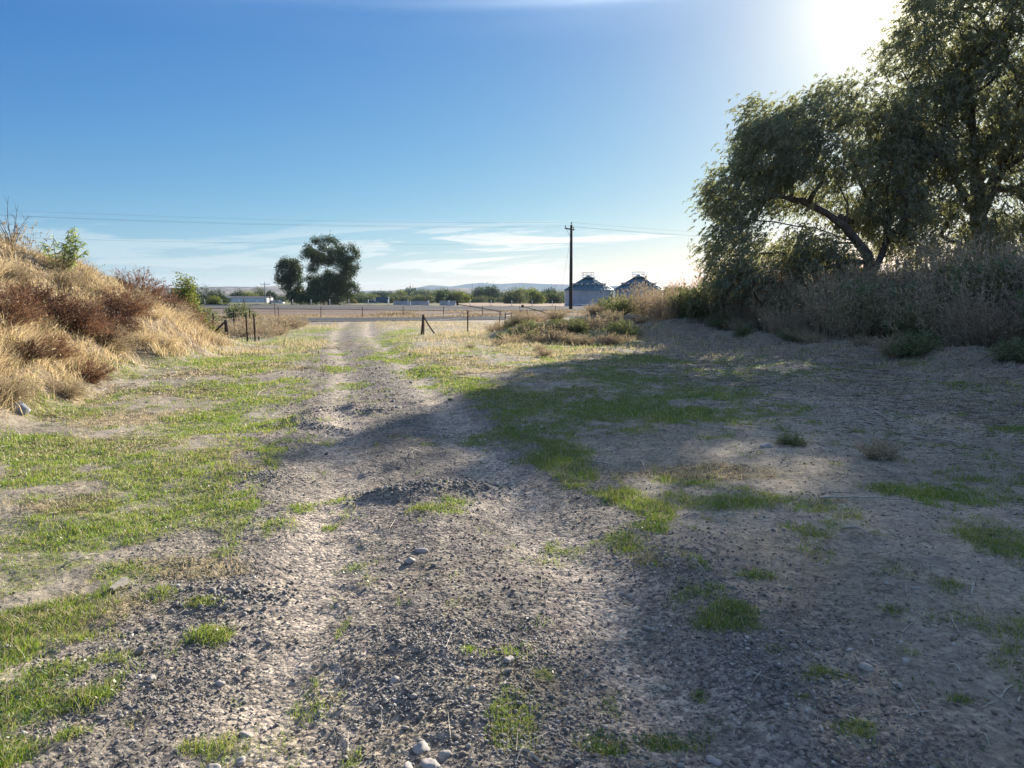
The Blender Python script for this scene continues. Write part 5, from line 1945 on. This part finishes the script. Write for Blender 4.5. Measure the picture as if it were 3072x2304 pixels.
# pale pipe rail at the foot of the left bin
root = empty('pipe_rail', (c1 - 1.5, BY - 7, 0))
tag(root, 'white pipe rail at the foot of the left grain bin', 'rail')
mb = MB().tube([(-2.2, 0, .5), (2.0, 0, .5)], .09, 8).tube([(2.0, 0, .5), (4.6, 0, 1.5)], .08, 8)
mb.build('pipe', M['white_metal'], root, True)
for xx in (-2.0, 0, 2.0): MB().tube([(xx, 0, 0), (xx, 0, .5)], .06, 6).build('leg', M['white_metal'], root, True)

# ------------------------------------------------------------------ far buildings, barriers, vehicles


def shed(name, label, px0, px1, ytop, ybase, Y, depth, wallm, roofm, roofh=0.35, doors=0, windows=0, rot=0.0, cat='building', group=None, overhang=.3):
    a = at(px0, ytop, Y)
    b = at(px1, ytop, Y)
    wd = b[0] - a[0]
    base = -0.3
    eave = a[2] - base
    root = empty(name, ((a[0] + b[0]) / 2, Y, base), rot)
    tag(root, label, cat, group)
    MB().box((0, depth / 2, eave / 2), (wd, depth, eave)).build('wall', M[wallm], root)
    # gable roof, ridge along the front
    mb = MB()
    x0, x1 = -wd / 2 - overhang, wd / 2 + overhang
    y0, y1, ym = -overhang, depth + overhang, depth / 2
    z0_, z1_ = eave + 0.003, eave + roofh
    t = 0.12
    mb.poly([(x0, y0, z0_), (x1, y0, z0_), (x1, ym, z1_), (x0, ym, z1_)])
    mb.poly([(x0, ym, z1_), (x1, ym, z1_), (x1, y1, z0_), (x0, y1, z0_)])
    mb.poly([(x0, y0, z0_ ), (x0, ym, z1_), (x0, y1, z0_)])
    mb.poly([(x1, y0, z0_), (x1, y1, z0_), (x1, ym, z1_)])
    mb.poly([(x0, y0, z0_), (x0, y1, z0_), (x1, y1, z0_), (x1, y0, z0_)])
    mb.build('roof', M[roofm], root)
    for k in range(doors):
        xx = wd * (-.5 + (k + .5) / doors)
        d = MB().box((xx, -.03, eave * .35), (min(1.4, wd * .12), .06, eave * .7)).build('door', M['roof_dark'], root)
    for k in range(windows):
        xx = wd * (-.5 + (k + .5) / windows)
        w = MB().box((xx, -.03, eave * .6), (min(1.2, wd * .08), .06, eave * .25)).build('window', M['white_paint'], root)
        MB().box((xx, -.075, eave * .6), (min(1.0, wd * .065), .03, eave * .19)).build('pane', M['glass'], w)
    return root


r_ = shed('metal_building', 'long low white metal building behind the highway left of the dark trees', 229.5, 266.7, 297.6, 304, 300, 8, 'white_metal', 'roof_dark', .5, 0, rot=R(0))
# lean-to at its left end
shed('shed', 'dark open shed against the left end of the long white building', 220, 228, 299, 304, 299, 7, 'roof_dark', 'grey_wall', 1.0, 1)
shed('shed', 'small teal shed below the far valley trees', 420, 430, 303.2, 307, 330, 6, 'blue_wall', 'white_metal', .5, 1, 1)
shed('house', 'grey house right of the small teal shed', 431, 438, 302.0, 307, 345, 7, 'grey_wall', 'roof_dark', 1.1, 1, 2)
shed('barn', 'long open barn with a white roof in the middle of the field', 464.5, 476, 303.2, 306, 380, 8, 'brown_wall', 'white_metal', .7, 3)
shed('barn', 'grey barn with pale roof under the valley trees left of the power pole', 519, 531, 302.3, 306, 400, 9, 'grey_wall', 'white_metal', .9, 2, 2)
shed('shed', 'tiny shed with pale green roof left of the grey barn', 511.5, 517, 303.8, 306, 395, 5, 'brown_wall', 'white_metal', .4, 1)
shed('house', 'tiny house with pale roof above the teal shed in the valley', 440, 446, 302.2, 305, 520, 7, 'grey_wall', 'white_metal', .6, 1, 2)
shed('shed', 'low white roofed shed between dark tree and teal shed', 393, 403, 303.6, 306, 360, 6, 'roof_dark', 'white_metal', .5, 2)
shed('house', 'house with dark roof between far trees left of the first grain bin', 552, 560, 303.2, 306, 360, 7, 'brown_wall', 'roof_dark', .8, 1, 2)


def barrier(px0, px1, Y, h_, label, n):
    a, b = (px0 - 512) / F * Y, (px1 - 512) / F * Y
    root = empty('barrier', ((a + b) / 2, Y, HWz((a + b) / 2) + 0.2))
    tag(root, label, 'barrier', 'ribbed grey barriers')
    w = b - a
    mb = MB()
    mb.box((0, 0, h_ * .12), (w, .5, h_ * .24)).box((0, 0, h_ * .93), (w, .22, h_ * .14))
    mb.box((0, 0.03, h_ * .55), (w, .10, h_ * .66))
    mb.build('panel', M['concrete'], root)
    mb = MB()
    for k in range(n + 1):
        mb.box((-w / 2 + .1 + (w - .2) * k / n, -.06, h_ * .55), (.09, .1, h_ * .62))
    mb.build('ribs', M['white_metal'], root)


barrier(394, 411, 116, .62, 'left grey ribbed concrete barrier along the far edge of the highway', 9)
barrier(411.5, 430, 116, .62, 'middle grey ribbed concrete barrier along the far edge of the highway', 9)
barrier(440, 456, 116, .7, 'right grey ribbed concrete barrier along the far edge of the highway', 8)


def vehicle(kind, px, Y, L, label, mat, base=-.25, cat='truck'):
    x_ = (px - 512) / F * Y
    root = empty(kind, (x_, Y, base))
    tag(root, label, cat)
    if kind == 'box_truck':
        MB().box((.8, 0, 1.65), (L - 2.0, 2.2, 2.0)).build('cargo_box', M[mat], root)
        MB().box((-L / 2 + 1.0, 0, 1.15), (1.7, 2.0, 1.3)).build('cab', M['white_metal'], root)
        MB().box((-L / 2 + .9, -1.02, 1.5), (.9, .04, .45)).build('window', M['glass'], root)
        hs_ = (-L / 2 + 1.0, L / 2 - 1.2)
    else:
        mb = MB()
        mb.box((0, 0, .65), (L, 1.75, .6))
        mb.build('body', M[mat], root)
        MB().tube([(-L * .25, 0, .95), (-L * .18, 0, 1.4), (L * .2, 0, 1.4), (L * .32, 0, .95)], .01, 4)
        c_ = MB()
        c_.poly([(-L * .28, -.8, .95), (L * .32, -.8, .95), (L * .2, -.7, 1.42), (-L * .16, -.7, 1.42)])
        c_.poly([(-L * .28, .8, .95), (-L * .16, .7, 1.42), (L * .2, .7, 1.42), (L * .32, .8, .95)])
        c_.poly([(-L * .28, -.8, .95), (-L * .16, -.7, 1.42), (-L * .16, .7, 1.42), (-L * .28, .8, .95)])
        c_.poly([(L * .32, -.8, .95), (L * .32, .8, .95), (L * .2, .7, 1.42), (L * .2, -.7, 1.42)])
        c_.build('window', M['glass'], root)
        MB().box((L * .02, 0, 1.44), (L * .36, 1.4, .05)).build('roof', M[mat], root)
        hs_ = (-L * .3, L * .3)
    for xx in hs_:
        for s in (-1, 1):
            MB().tube([(xx, s * .8, .34), (xx, s * 1.0, .34)], .34, 12).build('wheel', M['tyre'], root, False)
    return root


vehicle('box_truck', 381, 250, 6.0, 'dark blue box truck parked beyond the highway right of the big tree', 'truck_blue')
vehicle('parked_car', 278, 235, 4.4, 'white parked car left of the small dark tree', 'white_metal', cat='car')
vehicle('parked_car', 372, 245, 4.4, 'grey parked car left of the dark blue truck', 'grey_wall', cat='car')

# lattice mast on the hill
q = at(472.3, 283.4, 2300)
zb = at(472.3, 288.6, 2300)[2] - 6
root = empty('lattice_mast', (q[0], 2300, zb))
tag(root, 'tiny lattice mast standing on top of the tan hill', 'mast')
hm = q[2] - zb
mb = MB()
for sx_, sy_ in ((-1, -1), (1, -1), (1, 1), (-1, 1)):
    mb.tube([(sx_ * 2, sy_ * 2, 0), (sx_ * .5, sy_ * .5, hm)], .3, 4)
for k in range(6):
    z = hm * k / 6
    w0 = 2 - 1.5 * k / 6
    w1 = 2 - 1.5 * (k + 1) / 6
    for s in (-1, 1):
        mb.tube([(-w0, s * w0, z), (w1, s * w1, z + hm / 6)], .18, 4).tube([(w0, s * w0, z), (-w1, s * w1, z + hm / 6)], .18, 4)
mb.build('frame', M['grey_wall'], root)
MB().box((0, 0, hm * .82), (7, .4, .4)).build('crossarm', M['grey_wall'], root)

# ------------------------------------------------------------------ haze
HZ = MB().box((0, 1800, 58), (13000, 7600, 122))
m, N = newmat('haze')
vp = N.add('ShaderNodeVolumePrincipled')
vp.inputs['Color'].default_value = (0.62, 0.82, 1.0, 1)
vp.inputs['Density'].default_value = 0.00009
vp.inputs['Anisotropy'].default_value = 0.1
o_ = N.add('ShaderNodeOutputMaterial')
N.link(vp.outputs[0], o_.inputs['Volume'])
hz = HZ.build('haze', m)
tag(hz, 'thin blue haze filling the valley air', 'haze', None, 'stuff')
print('tris', sum(len(o.data.polygons) for o in bpy.data.objects if o.type == 'MESH'))
